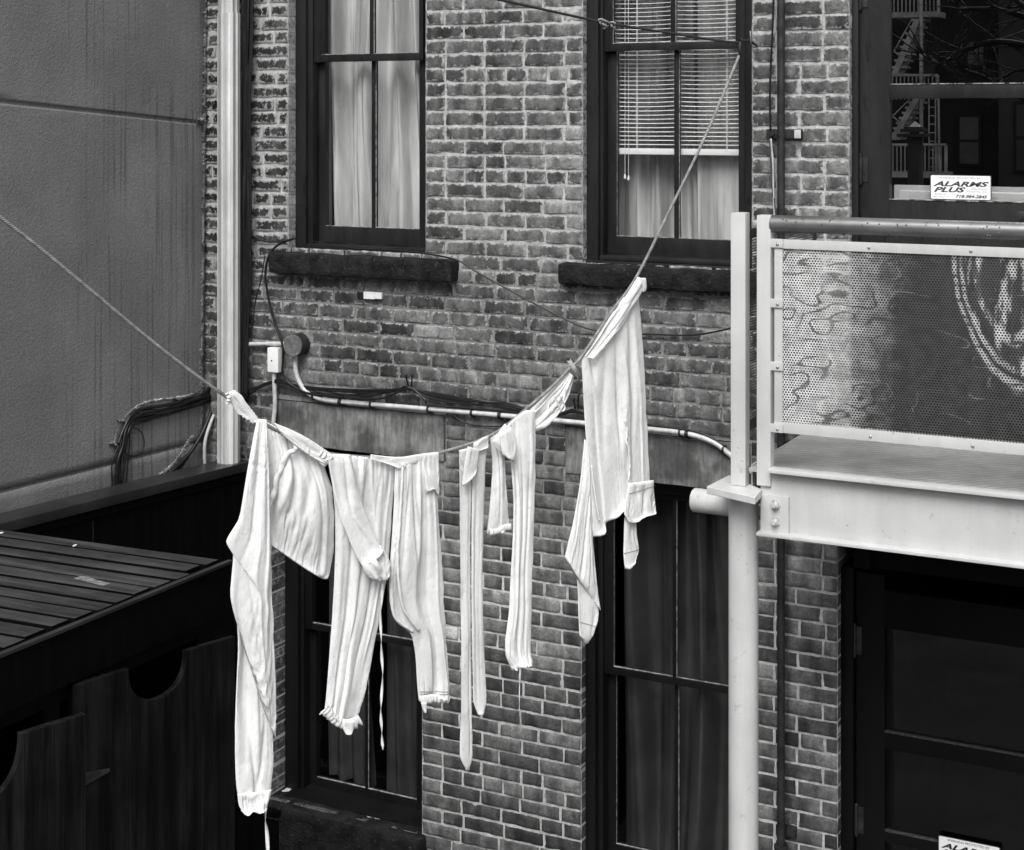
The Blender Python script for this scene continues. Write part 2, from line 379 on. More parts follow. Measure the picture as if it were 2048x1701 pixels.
def text_mesh(body, name, x0, x1, z0, z1, Y, mat, parent, bold=0.0, shear=0.0):
    cu = bpy.data.curves.new('lettering_curve', 'FONT'); cu.body = body; cu.offset = bold; cu.shear = shear; cu.resolution_u = 3
    o = bpy.data.objects.new('tmp', cu); COL.objects.link(o); bpy.context.view_layer.update()
    me = bpy.data.meshes.new_from_object(o.evaluated_get(bpy.context.evaluated_depsgraph_get())); bpy.data.objects.remove(o)
    xs = [v.co.x for v in me.vertices]; ys = [v.co.y for v in me.vertices]
    for v in me.vertices:
        v.co = V((x0 + (v.co.x - min(xs)) / (max(xs) - min(xs)) * (x1 - x0), Y, z0 + (v.co.y - min(ys)) / (max(ys) - min(ys)) * (z1 - z0)))
    me.materials.clear(); me.materials.append(mat); me.update(); return link(name, me, parent)
# ================================================================== BRICK BUILDING
bld = empty('brick_building', V((-3.0, 0, 0)), 'old brick rear facade with sash windows, stone sills and two glazed doors', 'building')
TOP = 5.25; XL = -5.5; XR = .3
CO = .068
# openings: x0, x1, z0, z1, recess
UL = (-4.673, fx(850), fz(720, 512), 5.6, .07)
UR = (fx(1165), fx(1503), fz(1320, 533), 5.6, .07)
LL = (-4.80, fx(843), fz(700, 1636), fz(720, 906), .15)
LR = (fx(1162), fx(1500), .35, fz(1300, 966), .05)
DU = (fx(1698), -.80, fz(1750, 905), 5.6, .05)
DL = (fx(1675), -.80, .0, fz(1760, 1095), .06)
OPEN = [UL, UR, LL, LR, DU, DL]
LINT = [(fx(548), fx(890), fz(720, 905), fz(720, 815)), (fx(1130), fx(1500), fz(1300, 965), fz(1300, 868))]
SILL = [(fx(538, -.06), fx(905, -.06), fz(720, 556, -.06), fz(720, 513, -.06)), (fx(1117, -.06), fx(1512, -.06), fz(1300, 579, -.06), fz(1300, 536, -.06))]
BLOCK = [(o[0], o[1], o[2], o[3]) for o in OPEN] + LINT
def blocked(x, z): return any(b[0] < x < b[1] and b[2] < z < b[3] for b in BLOCK)
# backing with reveals (mortar surface)
mb = MB()
xs = sorted(set([XL, XR] + [b[0] for b in BLOCK] + [b[1] for b in BLOCK])); zs = sorted(set([-.05, TOP + .6] + [z for b in BLOCK for z in (b[2], b[3]) if z < TOP + .6]))
def msurf(x, z):
    return V((x, .0062 + .004 * nz(x * 14, z * 14, 3) + .003 * nz(x * 45, z * 45, 9), z))
for i in range(len(xs) - 1):
    for j in range(len(zs) - 1):
        x0, x1, z0, z1 = xs[i], xs[i + 1], zs[j], zs[j + 1]
        if blocked((x0 + x1) / 2, (z0 + z1) / 2) or x1 - x0 < 1e-4 or z1 - z0 < 1e-4: continue
        nu = max(1, int((x1 - x0) / .014)); nv = max(1, int((z1 - z0) / .014))
        mb.grid(lambda u, v: msurf(x0 + (x1 - x0) * u, z0 + (z1 - z0) * v), nu, nv)
for o in OPEN:   # reveals
    dp = .30
    mb.add([(o[0] - .003, 0, o[2]), (o[0] - .003, dp, o[2]), (o[0] - .003, dp, o[3]), (o[0] - .003, 0, o[3])], [(0, 1, 2, 3)])
    mb.add([(o[1] + .003, 0, o[2]), (o[1] + .003, dp, o[2]), (o[1] + .003, dp, o[3]), (o[1] + .003, 0, o[3])], [(3, 2, 1, 0)])
    mb.add([(o[0], 0, o[3] + .003), (o[1], 0, o[3] + .003), (o[1], dp, o[3] + .003), (o[0], dp, o[3] + .003)], [(0, 1, 2, 3)])
    mb.add([(o[0], .01, o[2] - .003), (o[1], .01, o[2] - .003), (o[1], dp, o[2] - .003), (o[0], dp, o[2] - .003)], [(3, 2, 1, 0)])
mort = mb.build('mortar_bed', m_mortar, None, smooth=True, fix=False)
# bricks
class BR:
    v = []; f = []; tone = []; edge = []; bloc = []
def brick(x0, x1, z0, z1, tone, deep=.03):
    L = x1 - x0; hh = z1 - z0
    nx = max(3, int(L / .016)); nzv = 5; sd = rnd.random() * 100; yo = rnd.uniform(-.003, .002); tilt = rnd.uniform(-.012, .012)
    gx = [0, .004 / L] + [i / (nx - 1) for i in range(1, nx - 1)] + [1 - .004 / L, 1]; gz = [0, .004 / hh, .3, .7, 1 - .004 / hh, 1]
    b = len(BR.v); W = len(gx); Hn = len(gz); chip = rnd.random() < .25
    for j, w in enumerate(gz):
        for i, u in enumerate(gx):
            e = min(u * L, (1 - u) * L, w * hh, (1 - w) * hh)
            x = x0 + u * L; z = z0 + w * hh
            bx = nz(x * 38, z * 38, sd) * .0032; bz = nz(x * 38, z * 38, sd + 9) * .0030
            y = yo + tilt * (u - .5) * L + nz(x * 22, z * 22, sd + 5) * .0022
            if e < .001: y += .0036
            elif e < .006: y += .0008
            corner = min(u, 1 - u) * L + min(w, 1 - w) * hh
            if chip and corner < .02: y += .005 * max(0, nz(x * 30, z * 30, sd))
            BR.v.append((x + bx, y, z + bz)); BR.tone.append(tone); BR.edge.append(min(1, e / .016)); BR.bloc.append((u * L + sd, sd * .37, w * hh + sd))
    for j in range(Hn - 1):
        for i in range(W - 1):
            BR.f.append((b + j * W + i, b + j * W + i + 1, b + (j + 1) * W + i + 1, b + (j + 1) * W + i))
    ring = [b + i for i in range(W)] + [b + j * W + W - 1 for j in range(1, Hn)] + [b + (Hn - 1) * W + i for i in range(W - 2, -1, -1)] + [b + j * W for j in range(Hn - 2, 0, -1)]
    k = len(BR.v)
    for q in ring:
        p = BR.v[q]; BR.v.append((p[0], deep, p[2])); BR.tone.append(tone * .8); BR.edge.append(.35); BR.bloc.append((p[0] * .3 + sd, sd, p[2] * .3))
    n = len(ring)
    for i in range(n): BR.f.append((ring[(i + 1) % n], ring[i], k + i, k + (i + 1) % n))
zph = fz(1626, 30)   # a bed joint seen in the picture
row0 = int(math.floor((zph - .30) / CO)); zrow = zph - row0 * CO
r = 0; z = zrow; J = .0112
SILLZ = SILL[1][2]
while z < TOP:
    hh = CO - J + rnd.uniform(-.0015, .0015); zc = z + CO / 2
    spans = [(XL, XR)]
    for b in BLOCK:
        if b[2] < zc < b[3]:
            ns = []
            for s in spans:
                if b[1] <= s[0] or b[0] >= s[1]: ns.append(s); continue
                if s[0] < b[0]: ns.append((s[0], b[0]))
                if b[1] < s[1]: ns.append((b[1], s[1]))
            spans = ns
    header = (r % 7 == 3)
    for a, bq in spans:
        x = a + J * .5 if a > XL else a - rnd.random() * .1
        first = True; off = (r % 2)
        while x < bq - .02:
            if header: L = rnd.uniform(.092, .104)
            else:
                L = rnd.uniform(.192, .206)
                if rnd.random() < .07: L = rnd.uniform(.09, .105)
            if first and not header and (off or rnd.random() < .1): L = rnd.uniform(.094, .104)
            first = False
            e = x + L
            if bq - e < .05: e = bq - .002
            tone = .120 * math.exp(rnd.gauss(0, .27))
            if rnd.random() < .06: tone *= .5
            if rnd.random() < .05: tone *= 1.3
            atend = (abs(e - (bq - .002)) < 1e-6 and bq < XR)
            dz = .0025 * nz(x * 3, z * 5, 1)
            brick(x, e, z + J / 2 + dz, z + J / 2 + hh + dz, tone, .16 if atend else .03)
            x = e + J + rnd.uniform(-.002, .003)
    z += CO; r += 1
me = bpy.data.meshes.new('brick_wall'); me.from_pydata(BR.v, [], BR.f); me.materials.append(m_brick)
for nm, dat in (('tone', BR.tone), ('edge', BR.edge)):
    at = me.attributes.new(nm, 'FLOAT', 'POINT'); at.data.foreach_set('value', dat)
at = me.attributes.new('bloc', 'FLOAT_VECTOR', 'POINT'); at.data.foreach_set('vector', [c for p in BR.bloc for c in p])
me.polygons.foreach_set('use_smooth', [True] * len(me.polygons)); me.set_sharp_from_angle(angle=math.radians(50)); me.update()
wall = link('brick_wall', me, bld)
mort.data.transform(__import__('mathutils').Matrix.Translation(-bld.location)); mort.parent = wall; mort.name = 'mortar_bed'
# upper storey above the picture and dark rooms behind
mb = MB(); mb.box(XL - 3, XR + 4, .0, .3, TOP + .602, 10.5); mb.box(XR + .002, XR + 4, .0, .3, -.05, TOP + .60)
mb.build('upper_wall', m_brick_plain if 'm_brick_plain' in globals() else M('plain_brick_far', .12, .85, var=.3, bs=20), bld)
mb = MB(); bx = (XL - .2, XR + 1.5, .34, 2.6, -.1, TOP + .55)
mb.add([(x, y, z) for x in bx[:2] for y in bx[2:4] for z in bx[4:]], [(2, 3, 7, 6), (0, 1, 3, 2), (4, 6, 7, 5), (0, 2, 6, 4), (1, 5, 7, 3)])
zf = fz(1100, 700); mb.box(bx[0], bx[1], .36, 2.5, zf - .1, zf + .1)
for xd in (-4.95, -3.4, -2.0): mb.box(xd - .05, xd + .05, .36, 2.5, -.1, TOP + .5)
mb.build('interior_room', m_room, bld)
for L in LINT:
    mb = MB(); rough_block(mb, L[0] + .003, L[1] - .003, -.006, .12, L[2], L[3] - .004, .003, .025, L[0], .008)
    mb.build('lintel', m_lintel, bld, smooth=True)
# ------------------------------------------------------------------ windows
def hb(mb, px0, px1, Y0, Y1, z0, z1, bev=.003):   # a box whose left/right faces fall on picture columns at depth Y0
    mb.box(fx(px0, Y0), fx(px1, Y0), Y0, Y1, z0, z1, bev)
def sash(par_, Yf, L0, L1, mu0, mu1, R0, R1, zt, zgt, zgb, zb, mat, glass, dy=.038, putty=True):
    mb = MB(); hb(mb, L0, L1, Yf, Yf + dy, zb, zt); hb(mb, R0, R1, Yf, Yf + dy, zb, zt)
    a, b = fx(L1, Yf) , fx(R0, Yf)
    mb.box(a - .001, b + .001, Yf + .001, Yf + dy - .001, zb + .001, zgb, .003)
    if zgt < zt: mb.box(a - .001, b + .001, Yf + .001, Yf + dy - .001, zgt, zt - .001, .003)
    hb(mb, mu0, mu1, Yf + .003, Yf + dy - .003, zgb - .001, zgt + .001, .004)
    if putty:
        mb.mi = 1
        for p in (L1, mu1):
            x = fx(p, Yf + .004); mb.box(x, x + .0025, Yf + .010, Yf + .016, zgb + .001, zgt)
        mb.box(a, b, Yf + .008, Yf + .016, zgb + .0005, zgb + .003)
    s = mb.build('sash', [mat, m_putty], par_, auto=40)
    for p, q in ((L1, mu0), (mu1, R0)):
        g = MB(); x0, x1 = fx(p, Yf), fx(q, Yf); y = Yf + .018
        g.add([(x0 - .004, y, zgb - .004), (x1 + .004, y, zgb - .004), (x1 + .004, y, zgt + .004), (x0 - .004, y, zgt + .004)], [(0, 1, 2, 3)])
        g.build('pane', glass, par_, fix=False)
    return s
def casing(O, Y0, steps, ztop, zbot, mat, right_px=None, name='window'):
    """steps: list of (px_left,px_right,Yfront) on the left; mirrored narrow strip on the right"""
    mb = MB()
    for (a, b, Y) in steps: hb(mb, a, b, Y, Y + .14, zbot, ztop, .004)
    for (a, b, Y) in (right_px or []): hb(mb, a, b, Y, Y + .14, zbot, ztop, .004)
    return mb.build(name, mat, bld, auto=40)
# upper left
zt = 5.55
w = casing(UL, .07, [(590, 611, .068), (611, 625.5, .092)], zt, UL[2], m_frame, [(838.5, 852, .135)])
Zr = lambda py, Y: fz(745, py, Y)
sash(w, .105, 626, 641, 739, 746, 838, 846, zt - .02, zt - .05, Zr(108, .105), Zr(123, .105), m_frame, m_glass)
sash(w, .148, 632, 650, 743, 750, 844, 852, Zr(118, .148), Zr(118, .148), Zr(456, .148), Zr(490, .148), m_frame, m_glass)
mb = MB(); z1 = Zr(490, .148); mb.box(fx(612, .09), UL[1] - .003, .075, .2, UL[2] + .004, z1 - .002, .006); mb.build('wooden_subsill', m_frame, w, auto=40)
mb = MB(); s = SILL[0]; rough_block(mb, s[0], s[1], -.075, .14, s[2], s[3], .006, .016, 1, .014); mb.build('sill', m_stone, w, smooth=True)
# upper right
w2 = casing(UR, .07, [(1171, 1196, .05), (1196, 1206, .075)], zt, UR[2], m_frame, [(1478, 1490, .085), (1490, 1505, .06)])
Zr = lambda py, Y: fz(1340, py, Y)
sash(w2, .09, 1206, 1224, 1341, 1350, 1471, 1480, zt - .02, zt - .05, Zr(85, .09), Zr(101, .09), m_frame, m_glass)
sash(w2, .13, 1210, 1232, 1348, 1357, 1477, 1487, Zr(98, .13), Zr(98, .13), Zr(477, .13), Zr(513, .13), m_frame, m_glass)
mb = MB(); z1 = Zr(513, .13); mb.box(fx(1200, .05), UR[1] - .003, .04, .2, UR[2] + .012, z1 - .002, .006); mb.box(fx(1180, .05), UR[1] - .003, .0, .2, UR[2] - .01, UR[2] + .01, .004); mb.build('wooden_subsill', m_frame, w2, auto=40)
mb = MB(); s = SILL[1]; rough_block(mb, s[0], s[1], -.07, .14, s[2], s[3], .006, .016, 5, .014); mb.build('sill', m_stone, w2, smooth=True)
# lower left
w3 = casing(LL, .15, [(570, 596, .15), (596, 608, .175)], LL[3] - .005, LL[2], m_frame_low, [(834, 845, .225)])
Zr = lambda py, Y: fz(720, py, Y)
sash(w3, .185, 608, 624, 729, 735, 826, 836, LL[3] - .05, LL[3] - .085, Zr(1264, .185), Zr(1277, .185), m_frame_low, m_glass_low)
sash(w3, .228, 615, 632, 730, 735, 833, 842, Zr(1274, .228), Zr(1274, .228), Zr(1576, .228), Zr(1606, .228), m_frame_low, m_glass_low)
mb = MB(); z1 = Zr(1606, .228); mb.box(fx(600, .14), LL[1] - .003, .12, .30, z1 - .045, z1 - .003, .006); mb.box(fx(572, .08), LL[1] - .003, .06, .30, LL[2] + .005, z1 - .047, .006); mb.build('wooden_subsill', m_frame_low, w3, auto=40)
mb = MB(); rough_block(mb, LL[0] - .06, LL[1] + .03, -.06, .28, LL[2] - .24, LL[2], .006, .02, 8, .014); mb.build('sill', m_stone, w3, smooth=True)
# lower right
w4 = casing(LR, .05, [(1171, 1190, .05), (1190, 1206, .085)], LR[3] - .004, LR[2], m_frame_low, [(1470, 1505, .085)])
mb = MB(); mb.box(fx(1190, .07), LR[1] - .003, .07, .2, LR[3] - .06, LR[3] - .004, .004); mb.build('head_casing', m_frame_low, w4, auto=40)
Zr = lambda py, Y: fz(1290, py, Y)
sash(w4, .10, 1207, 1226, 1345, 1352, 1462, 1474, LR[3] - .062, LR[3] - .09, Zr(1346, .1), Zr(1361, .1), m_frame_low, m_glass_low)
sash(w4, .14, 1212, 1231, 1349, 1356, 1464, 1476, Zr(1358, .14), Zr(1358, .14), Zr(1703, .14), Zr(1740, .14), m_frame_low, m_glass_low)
# ------------------------------------------------------------------ doors
def door(O, jam, st, gl, rails, zt, zb, mat, glass, Yj, Yd, xr, pal):
    mb = MB(); hb(mb, jam[0], jam[1], Yj, Yj + .2, zb, zt, .004); hb(mb, jam[1] - 1, jam[1] + 3, Yj + .05, Yj + .2, zb, zt, 0)
    d = mb.build('door_frame', mat, bld, auto=40)
    mb = MB(); hb(mb, st[0], st[1], Yd, Yd + .05, zb + .01, zt - .02); xg = fx(st[1], Yd)
    mb.box(xr, xr + .12, Yd, Yd + .05, zb + .01, zt - .02, .003)
    for (z0, z1) in rails: mb.box(xg - .001, xr + .001, Yd + .001, Yd + .049, z0, z1, .003)
    mb.mi = 1
    if pal:
        for (z0, z1) in rails:
            if z1 < zt - .1 : mb.box(xg, xr, Yd - .002, Yd + .02, z1 + .0005, z1 + .0045)
    leaf = mb.build('door', [mat, pal or m_putty], bld, auto=40)
    for i in range(len(rails) - 1):
        z0, z1 = rails[i][1], rails[i + 1][0]
        g = MB(); y = Yd + .022; g.add([(xg - .004, y, z0 - .003), (xr + .004, y, z0 - .003), (xr + .004, y, z1 + .003), (xg - .004, y, z1 + .003)], [(0, 1, 2, 3)])
        g.build('pane', glass, leaf, fix=False)
    return leaf
m_worn = M('worn_edge_paint', .2, .6, var=.8, vs=60, bump=.3, stain=(.02, .5, 25, (1, 1, 1)))
m_worn_low = M('worn_edge_paint_low', .05, .6, var=.6, vs=50, bump=.3)
Yd = .085; Zr = lambda py, Y=Yd: fz(1900, py, Y)
du = door(DU, (1700, 1716), (1720, 1779), None, [(DU[2] + .01, Zr(403)), (Zr(197), Zr(169)), (5.35, 5.5)], 5.55, DU[2], m_frame, m_glass_door, .05, Yd, -.98, m_worn)
def hinge(leaf, px, y0, y1, Y, ref, mat):
    mb = MB(); x = fx(px, Y - .012); z0, z1 = fz(px, y1, Y), fz(px, y0, Y)
    mb.cyl((x, Y - .010, z0), (x, Y - .010, z1), .008, 12); mb.sphere((x, Y - .01, z1 + .004), .007, 5); mb.sphere((x, Y - .01, z0 - .004), .007, 5)
    mb.box(x, x + .03, Y - .004, Y, z0 + .005, z1 - .005); mb.build('hinge', mat, leaf, auto=40)
mb = MB(); mb.box(fx(1780, Yd), -.98, Yd + .07, Yd + .1, Zr(402), Zr(374)); mb.build('inner_ledge', m_plastic_white, du)
hinge(du, 1720, -28, 18, Yd, 0, m_iron); hinge(du, 1721, 312, 366, Yd, 0, m_iron)
mb = MB(); p = atY(2046, 430, Yd - .05); mb.box(p.x - .02, p.x + .14, Yd - .06, Yd - .035, p.z - .014, p.z + .012, .006); mb.cyl((p.x + .1, Yd - .06, p.z), (p.x + .1, Yd + .01, p.z), .022, 16)
mb.build('door_handle', m_iron, du, auto=40)
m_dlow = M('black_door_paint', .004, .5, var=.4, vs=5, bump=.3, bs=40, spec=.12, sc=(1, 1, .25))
Zl = lambda py: fz(1900, py, .09)
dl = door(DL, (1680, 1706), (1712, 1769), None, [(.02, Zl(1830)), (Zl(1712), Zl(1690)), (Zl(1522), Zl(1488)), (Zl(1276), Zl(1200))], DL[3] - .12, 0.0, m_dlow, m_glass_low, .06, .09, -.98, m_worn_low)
mb = MB(); hb(mb, 1707, 1740, .07, .2, DL[3] - .118, DL[3] - .003); mb.box(fx(1740, .07), -.8, .10, .2, DL[3] - .118, DL[3] - .003, .003); mb.build('transom', m_dlow, dl, auto=40)
hinge(dl, 1708, 1250, 1310, .09, 0, m_iron); hinge(dl, 1712, 1610, 1668, .09, 0, m_iron)
# ------------------------------------------------------------------ alarm stickers on the door glass
def sticker(px0, px1, pyt, pyb, ref, Y, label, ink, ink2, fullt):
    x0, x1 = fx(px0, Y), fx(px1, Y); z1, z0 = fz(ref, pyt, Y), fz(ref, pyb, Y); w, h = x1 - x0, z1 - z0
    st = empty('alarm_sticker', V(((x0 + x1) / 2, Y, z0)), label, 'sticker', None)
    def rr(x0, x1, z0, z1, y, r):
        pts = []
        for cx, cz, a0 in ((x1 - r, z1 - r, 0), (x0 + r, z1 - r, 90), (x0 + r, z0 + r, 180), (x1 - r, z0 + r, 270)):
            for k in range(5): a = math.radians(a0 + k * 22.5); pts.append((cx + r * math.cos(a), y, cz + r * math.sin(a)))
        return pts
    b = MB(); b.prism(rr(x0 - w * .014, x1 + w * .014, z0 - h * .03, z1 + h * .03, Y, h * .06), V((0, .001, 0))); b.build('sticker_border', m_ink, st)
    f = MB(); f.prism(rr(x0, x1, z0, z1, Y - .001, h * .05), V((0, .001, 0))); f.build('sticker_face', m_sticker, st)
    def tx(s, a, b_, c, d, ink=ink, bold=0.0, sh=0.0): text_mesh(s, 'lettering', x0 + w * a, x0 + w * b_, z0 + h * c, z0 + h * d, Y - .0018, ink, st, bold, sh)
    tx('WARNING PROTECTED BY', .14, .84, .86, .95, ink2)
    tx('ALARMS', .035, .975, .54, .76, ink, .035, .35)
    tx('PLUS', .05, .59, .29, .51, ink, .035, .35)
    tx('Electronic', .68, .96, .42, .50, ink2, .0, .3); tx('Security Inc.', .60, .96, .28, .38, ink2, .0, .3)
    tx('BURGLAR', .07, .27, .17, .235, ink2); tx('FIRE. HOLD UP', .03, .31, .06, .125, ink2)
    tx('718-984-2845', .42, .95, .055, .19, ink, .03, .3)
    return st
sticker(1862, 1981, 352, 399, 1921, Yd - .002 + .02, 'white alarm company sticker on the upper door glass above the balcony railing', m_ink, m_ink2, True)
m_ink_b = M('sticker_ink_black', .015, .5, bump=0)
sticker(1878, 1999, 1684, 1733, 1938, .087, 'white alarm company sticker low on the dark ground floor door', m_ink_b, m_ink_b, True)
# ------------------------------------------------------------------ curtains and blind
def curtain(name, label, x0, x1, z0, z1, Y, nf, amp, mat, seed, cat='curtain', lean=0.0, group=None, hem=0.0, amp2=.004):
    def fn(u, v):
        x = x0 + (x1 - x0) * u + lean * (1 - v) * (u - .3); z = z0 + (z1 - z0) * v + hem * nz(u * 3, seed, 0) * (1 - v)
        ph = u * nf + .9 * nz(u * 1.7, v * .9, seed) + .3 * (1 - v) * nz(u * 4, 1, seed); f_ = ph - math.floor(ph); f_ = f_ / .68 if f_ < .68 else (1 - f_) / .32
        d = (f_ * f_ * (3 - 2 * f_)) * amp * (.55 + .8 * abs(nz(math.floor(ph) * 1.7, v * .5, seed + 4)) * 1.6) + .35 * amp * nz(u * nf * 1.9, v * 1.3, seed + 2) + (.12 if 'dark' not in mat.name else .02) * amp * abs(math.sin(math.pi * (u * nf * 3.1 + 1.2 * nz(u * 5, v * 1.5, seed + 8)))) + amp2 * nz(u * 14, v * 6, seed + 3)
        return V((x, Y - d, z))
    mb = MB(); mb.grid(fn, 200, 70); o = mb.build(name, mat, None, smooth=True, fix=False)
    return tag(o, label, cat, group)
curtain('curtain', 'tall white curtain hanging in loose folds behind the left upper window', fx(668, .26), fx(860, .26), UL[2] + .03, 5.5, .31, 4, .13, m_curtain, 3, lean=.06)
mb = MB(); mb.box(fx(630, .3), fx(662, .3), .30, .31, UL[2], 5.5); tag(mb.build('window_shade', m_curtain, None), 'narrow flat pale shade at the left edge of the left upper window', 'shade')
curtain('curtain', 'white curtain hanging behind the venetian blind in the right upper window', fx(1215, .30), fx(1425, .30), UR[2], 5.5, .36, 4, .075, m_curtain, 9, lean=.1)
curtain('curtain', 'flat pale cloth panel behind the right pane of the blind window', fx(1395, .25), fx(1500, .25), UR[2], 5.5, .255, 2, .012, m_curtain, 12, amp2=.006)
curtain('curtain', 'dark curtain parted at the bottom in the lower window behind the bloomers', fx(650, .3), fx(745, .3), LL[2] + .02, LL[3], .34, 2, .06, m_curtain_dark, 21, hem=.05)
curtain('curtain', 'dark curtain in the right pane of the lower window behind the bloomers', fx(765, .3), fx(860, .3), LL[2] - .0, LL[3], .34, 2, .07, m_curtain_dark, 23, hem=.08)
curtain('curtain', 'long dark curtain in the lower window beside the white column', fx(1243, .24), fx(1520, .24), LR[2] + .2, LR[3], .30, 5, .09, m_curtain_dark, 31)
# blind
bl = empty('venetian_blind', V((fx(1355, .19), .19, fz(1355, 310, .19))), 'white venetian blind lowered halfway behind the right upper window', 'blind')
xa, xb = fx(1226, .19), fx(1488, .19); zb = fz(1355, 303, .19); mb = MB(); k = 0; sp = .0197
z = zb + .03
while z < 5.45:
    sag = .006 * min(1, k / 8) if k < 22 else .006
    ph = rnd.uniform(-.002, .002)
    def fn(u, v, z=z, sag=sag, ph=ph):
        return V((xa + (xb - xa) * u, .185 + (v - .5) * .021, z + (v - .5) * .0035 + .0016 * (1 - (2 * v - 1) ** 2) - sag * (1 - (2 * ((u * 2) % 1.0001) - 1) ** 2) * .7 + ph * (u - .5)))
    mb.grid(fn, 24, 3); z += sp; k += 1
mb.build('slats', m_plastic_white, bl, smooth=True, fix=False)
mb = MB(); mb.box(xa, xb, .172, .2, zb - .016, zb + .012, .005); mb.build('bottom_rail', m_plastic_white, bl, auto=40)
mb = MB()
for px in (1273, 1453): x = fx(px, .17); mb.cyl((x, .171, zb), (x, .171, 5.45), .0012, 6); mb.cyl((x + .004, .171, zb), (x + .004, .171, 5.45), .0012, 6)
mb.build('ladder_cords', m_plastic_white, bl)
for px, py in ((1250, 358), (1257, 361)):
    p = atY(px, py, .165); mb = MB(); mb.cyl((p.x, .165, p.z), (p.x, .165, 5.45), .0012, 6); cd = mb.build('pull_cord', m_plastic_white, bl)
    mb = MB(); mb.tube([(p.x, .165, p.z + .022), (p.x, .165, p.z + .005), (p.x, .165, p.z)], [.003, .007, .005], 10); mb.build('tassel', m_plastic_white, cd, auto=40)
# ================================================================== GROUND, SIDE WALL, PIPES
mb = MB(); mb.grid(lambda u, v: V((-60 + 120 * u, -60 + 66 * v, -.02 + .012 * nz(u * 90, v * 60, 0))), 120, 66)
tag(mb.build('ground', M('wet_yard_paving', .05, .5, var=.5, vs=2, bump=.4, bs=30), None, smooth=True), kind='structure')
# stucco wall of the neighbour, running toward the viewer on the left
VPX = 2980.0; Dw = (FW + RT * ((VPX - CX) / FPX)).normalized(); Pw = atY(413, 500, 0); Nw = V((Dw.y, -Dw.x, 0))
def wp(px, py, off=0.0): return atP(px, py, Pw + Nw * off, Nw)
nb = empty('neighbouring_house', V((Pw.x - .2, -1.5, 0)), 'blank grey stucco side wall with rain streaks, left of the brick facade', 'building')
g1a, g1b = wp(0, 203), wp(412, 247); g2a, g2b = wp(0, 985), wp(400, 884)
LW = 7.0
def sdist(p, a, b):   # signed height of p above the groove line a-b, measured along the wall
    sa, sb, sp_ = (a - Pw).dot(-Dw), (b - Pw).dot(-Dw), (p - Pw).dot(-Dw)
    t = (sp_ - sa) / (sb - sa); return p.z - (a.z + (b.z - a.z) * t)
def stucco(u, v):
    s = .0 + LW * (u ** 2.2); z = -.02 + 7.0 * v
    p = V((Pw.x, Pw.y, 0)) - Dw * s + UP * z
    if s < .001: p += Dw * (.012 * nz(z * 7, 3, 0) + .006 * nz(z * 25, 1, 0) - .006 + .008 * (z - 4))
    d = .006 * nz(s * 2.5, z * 2.5, 7) + .0015 * nz(s * 18, z * 18, 2)
    if s < .05: d -= .010 * (1 - s / .05) ** 2
    for a, b, w in ((g1a, g1b, .011), (g2a, g2b, .010)):
        q = abs(sdist(p, a, b)) / w
        if q < 1: d -= .012 * (1 - q ** 4)
    return p + Nw * d
zz = [-.02 + 7.0 * i / 140 for i in range(141)]
# rows concentrated round the grooves
rows = sorted(set([i / 160 for i in range(161)] + [(zg + d + .02) / 7.0 for a, b in ((g1a, g1b), (g2a, g2b)) for zg in [a.z + (b.z - a.z) * t for t in [k / 50 for k in range(51)]] for d in (-.012, -.009, -.005, 0, .005, .009, .012)]))
rr_ = [rows[0]]
for q in rows[1:]:
    if q - rr_[-1] > .0005: rr_.append(q)
us = [i / 110 for i in range(111)]
mb = MB(); mb.add([stucco(u, v) for v in rr_ for u in us], [(j * 111 + i, j * 111 + i + 1, (j + 1) * 111 + i + 1, (j + 1) * 111 + i) for j in range(len(rr_) - 1) for i in range(110)])
mb.build('stucco_wall', m_stucco, nb, smooth=True, fix=False)
mb = MB(); a = V((Pw.x, Pw.y, -.02)) - Nw * .05; mb.obox(a - Dw * LW - Nw * .25, Dw * LW, Nw * .25, UP * 7.0); mb.build('wall_core', m_stucco, nb)
# crumbling pale strip at the junction and chipped plaster edges: lumpy ribbons
m_crumb = M('crumbled_lime_mortar', .42, .95, var=.75, vs=30, bump=.8, bs=70)
def lumpy(name, path, w, parent, seed, amp=.006):
    pts = crom([V((x, y, 0)) for x, y in path], 14); n = len(pts); K = 9; vs = []
    M_ = n * 3
    for i in range(M_):
        f = i / (M_ - 1) * (n - 1); j = min(n - 2, int(f)); p = pts[j].lerp(pts[j + 1], f - j); d = (pts[j + 1] - pts[j]).normalized(); nn = V((-d.y, d.x, 0))
        wl = w * (.35 + .75 * abs(nz(i * .23, seed)) * 2); wr2 = w * (.35 + .75 * abs(nz(i * .19, seed + 7)) * 2)
        for k in range(K):
            t = k / (K - 1) * 2 - 1; q = p + nn * (t * (wl if t < 0 else wr2)); pr = (1 - t * t) ** .5
            vs.append(wp(q.x, q.y, -.003 + amp * pr * (.5 + 1.3 * abs(nz(i * .5, k * .8, seed))) + .002 * nz(i * 1.3, k * 1.7, seed)))
    m = MB(); m.add(vs, [(i * K + k, i * K + k + 1, (i + 1) * K + k + 1, (i + 1) * K + k) for i in range(M_ - 1) for k in range(K - 1)]); return m.build(name, m_crumb, parent, smooth=False, fix=False)
lumpy('mortar_crust', [(412 - 9 * (y / 800), y) for y in range(-20, 880, 18)], 4.5, nb, 1, .012)
for pts_, w_, sd_ in (([(250, 836), (268, 818), (297, 804), (345, 797), (372, 793), (393, 786), (408, 772)], 4.5, 2), ([(318, 952), (341, 934), (360, 912), (374, 888), (387, 872)], 6.5, 4), ([(229, 885), (236, 862), (247, 840)], 4.0, 6)):
    lumpy('chipped_edge', pts_, w_, nb, sd_, .010)
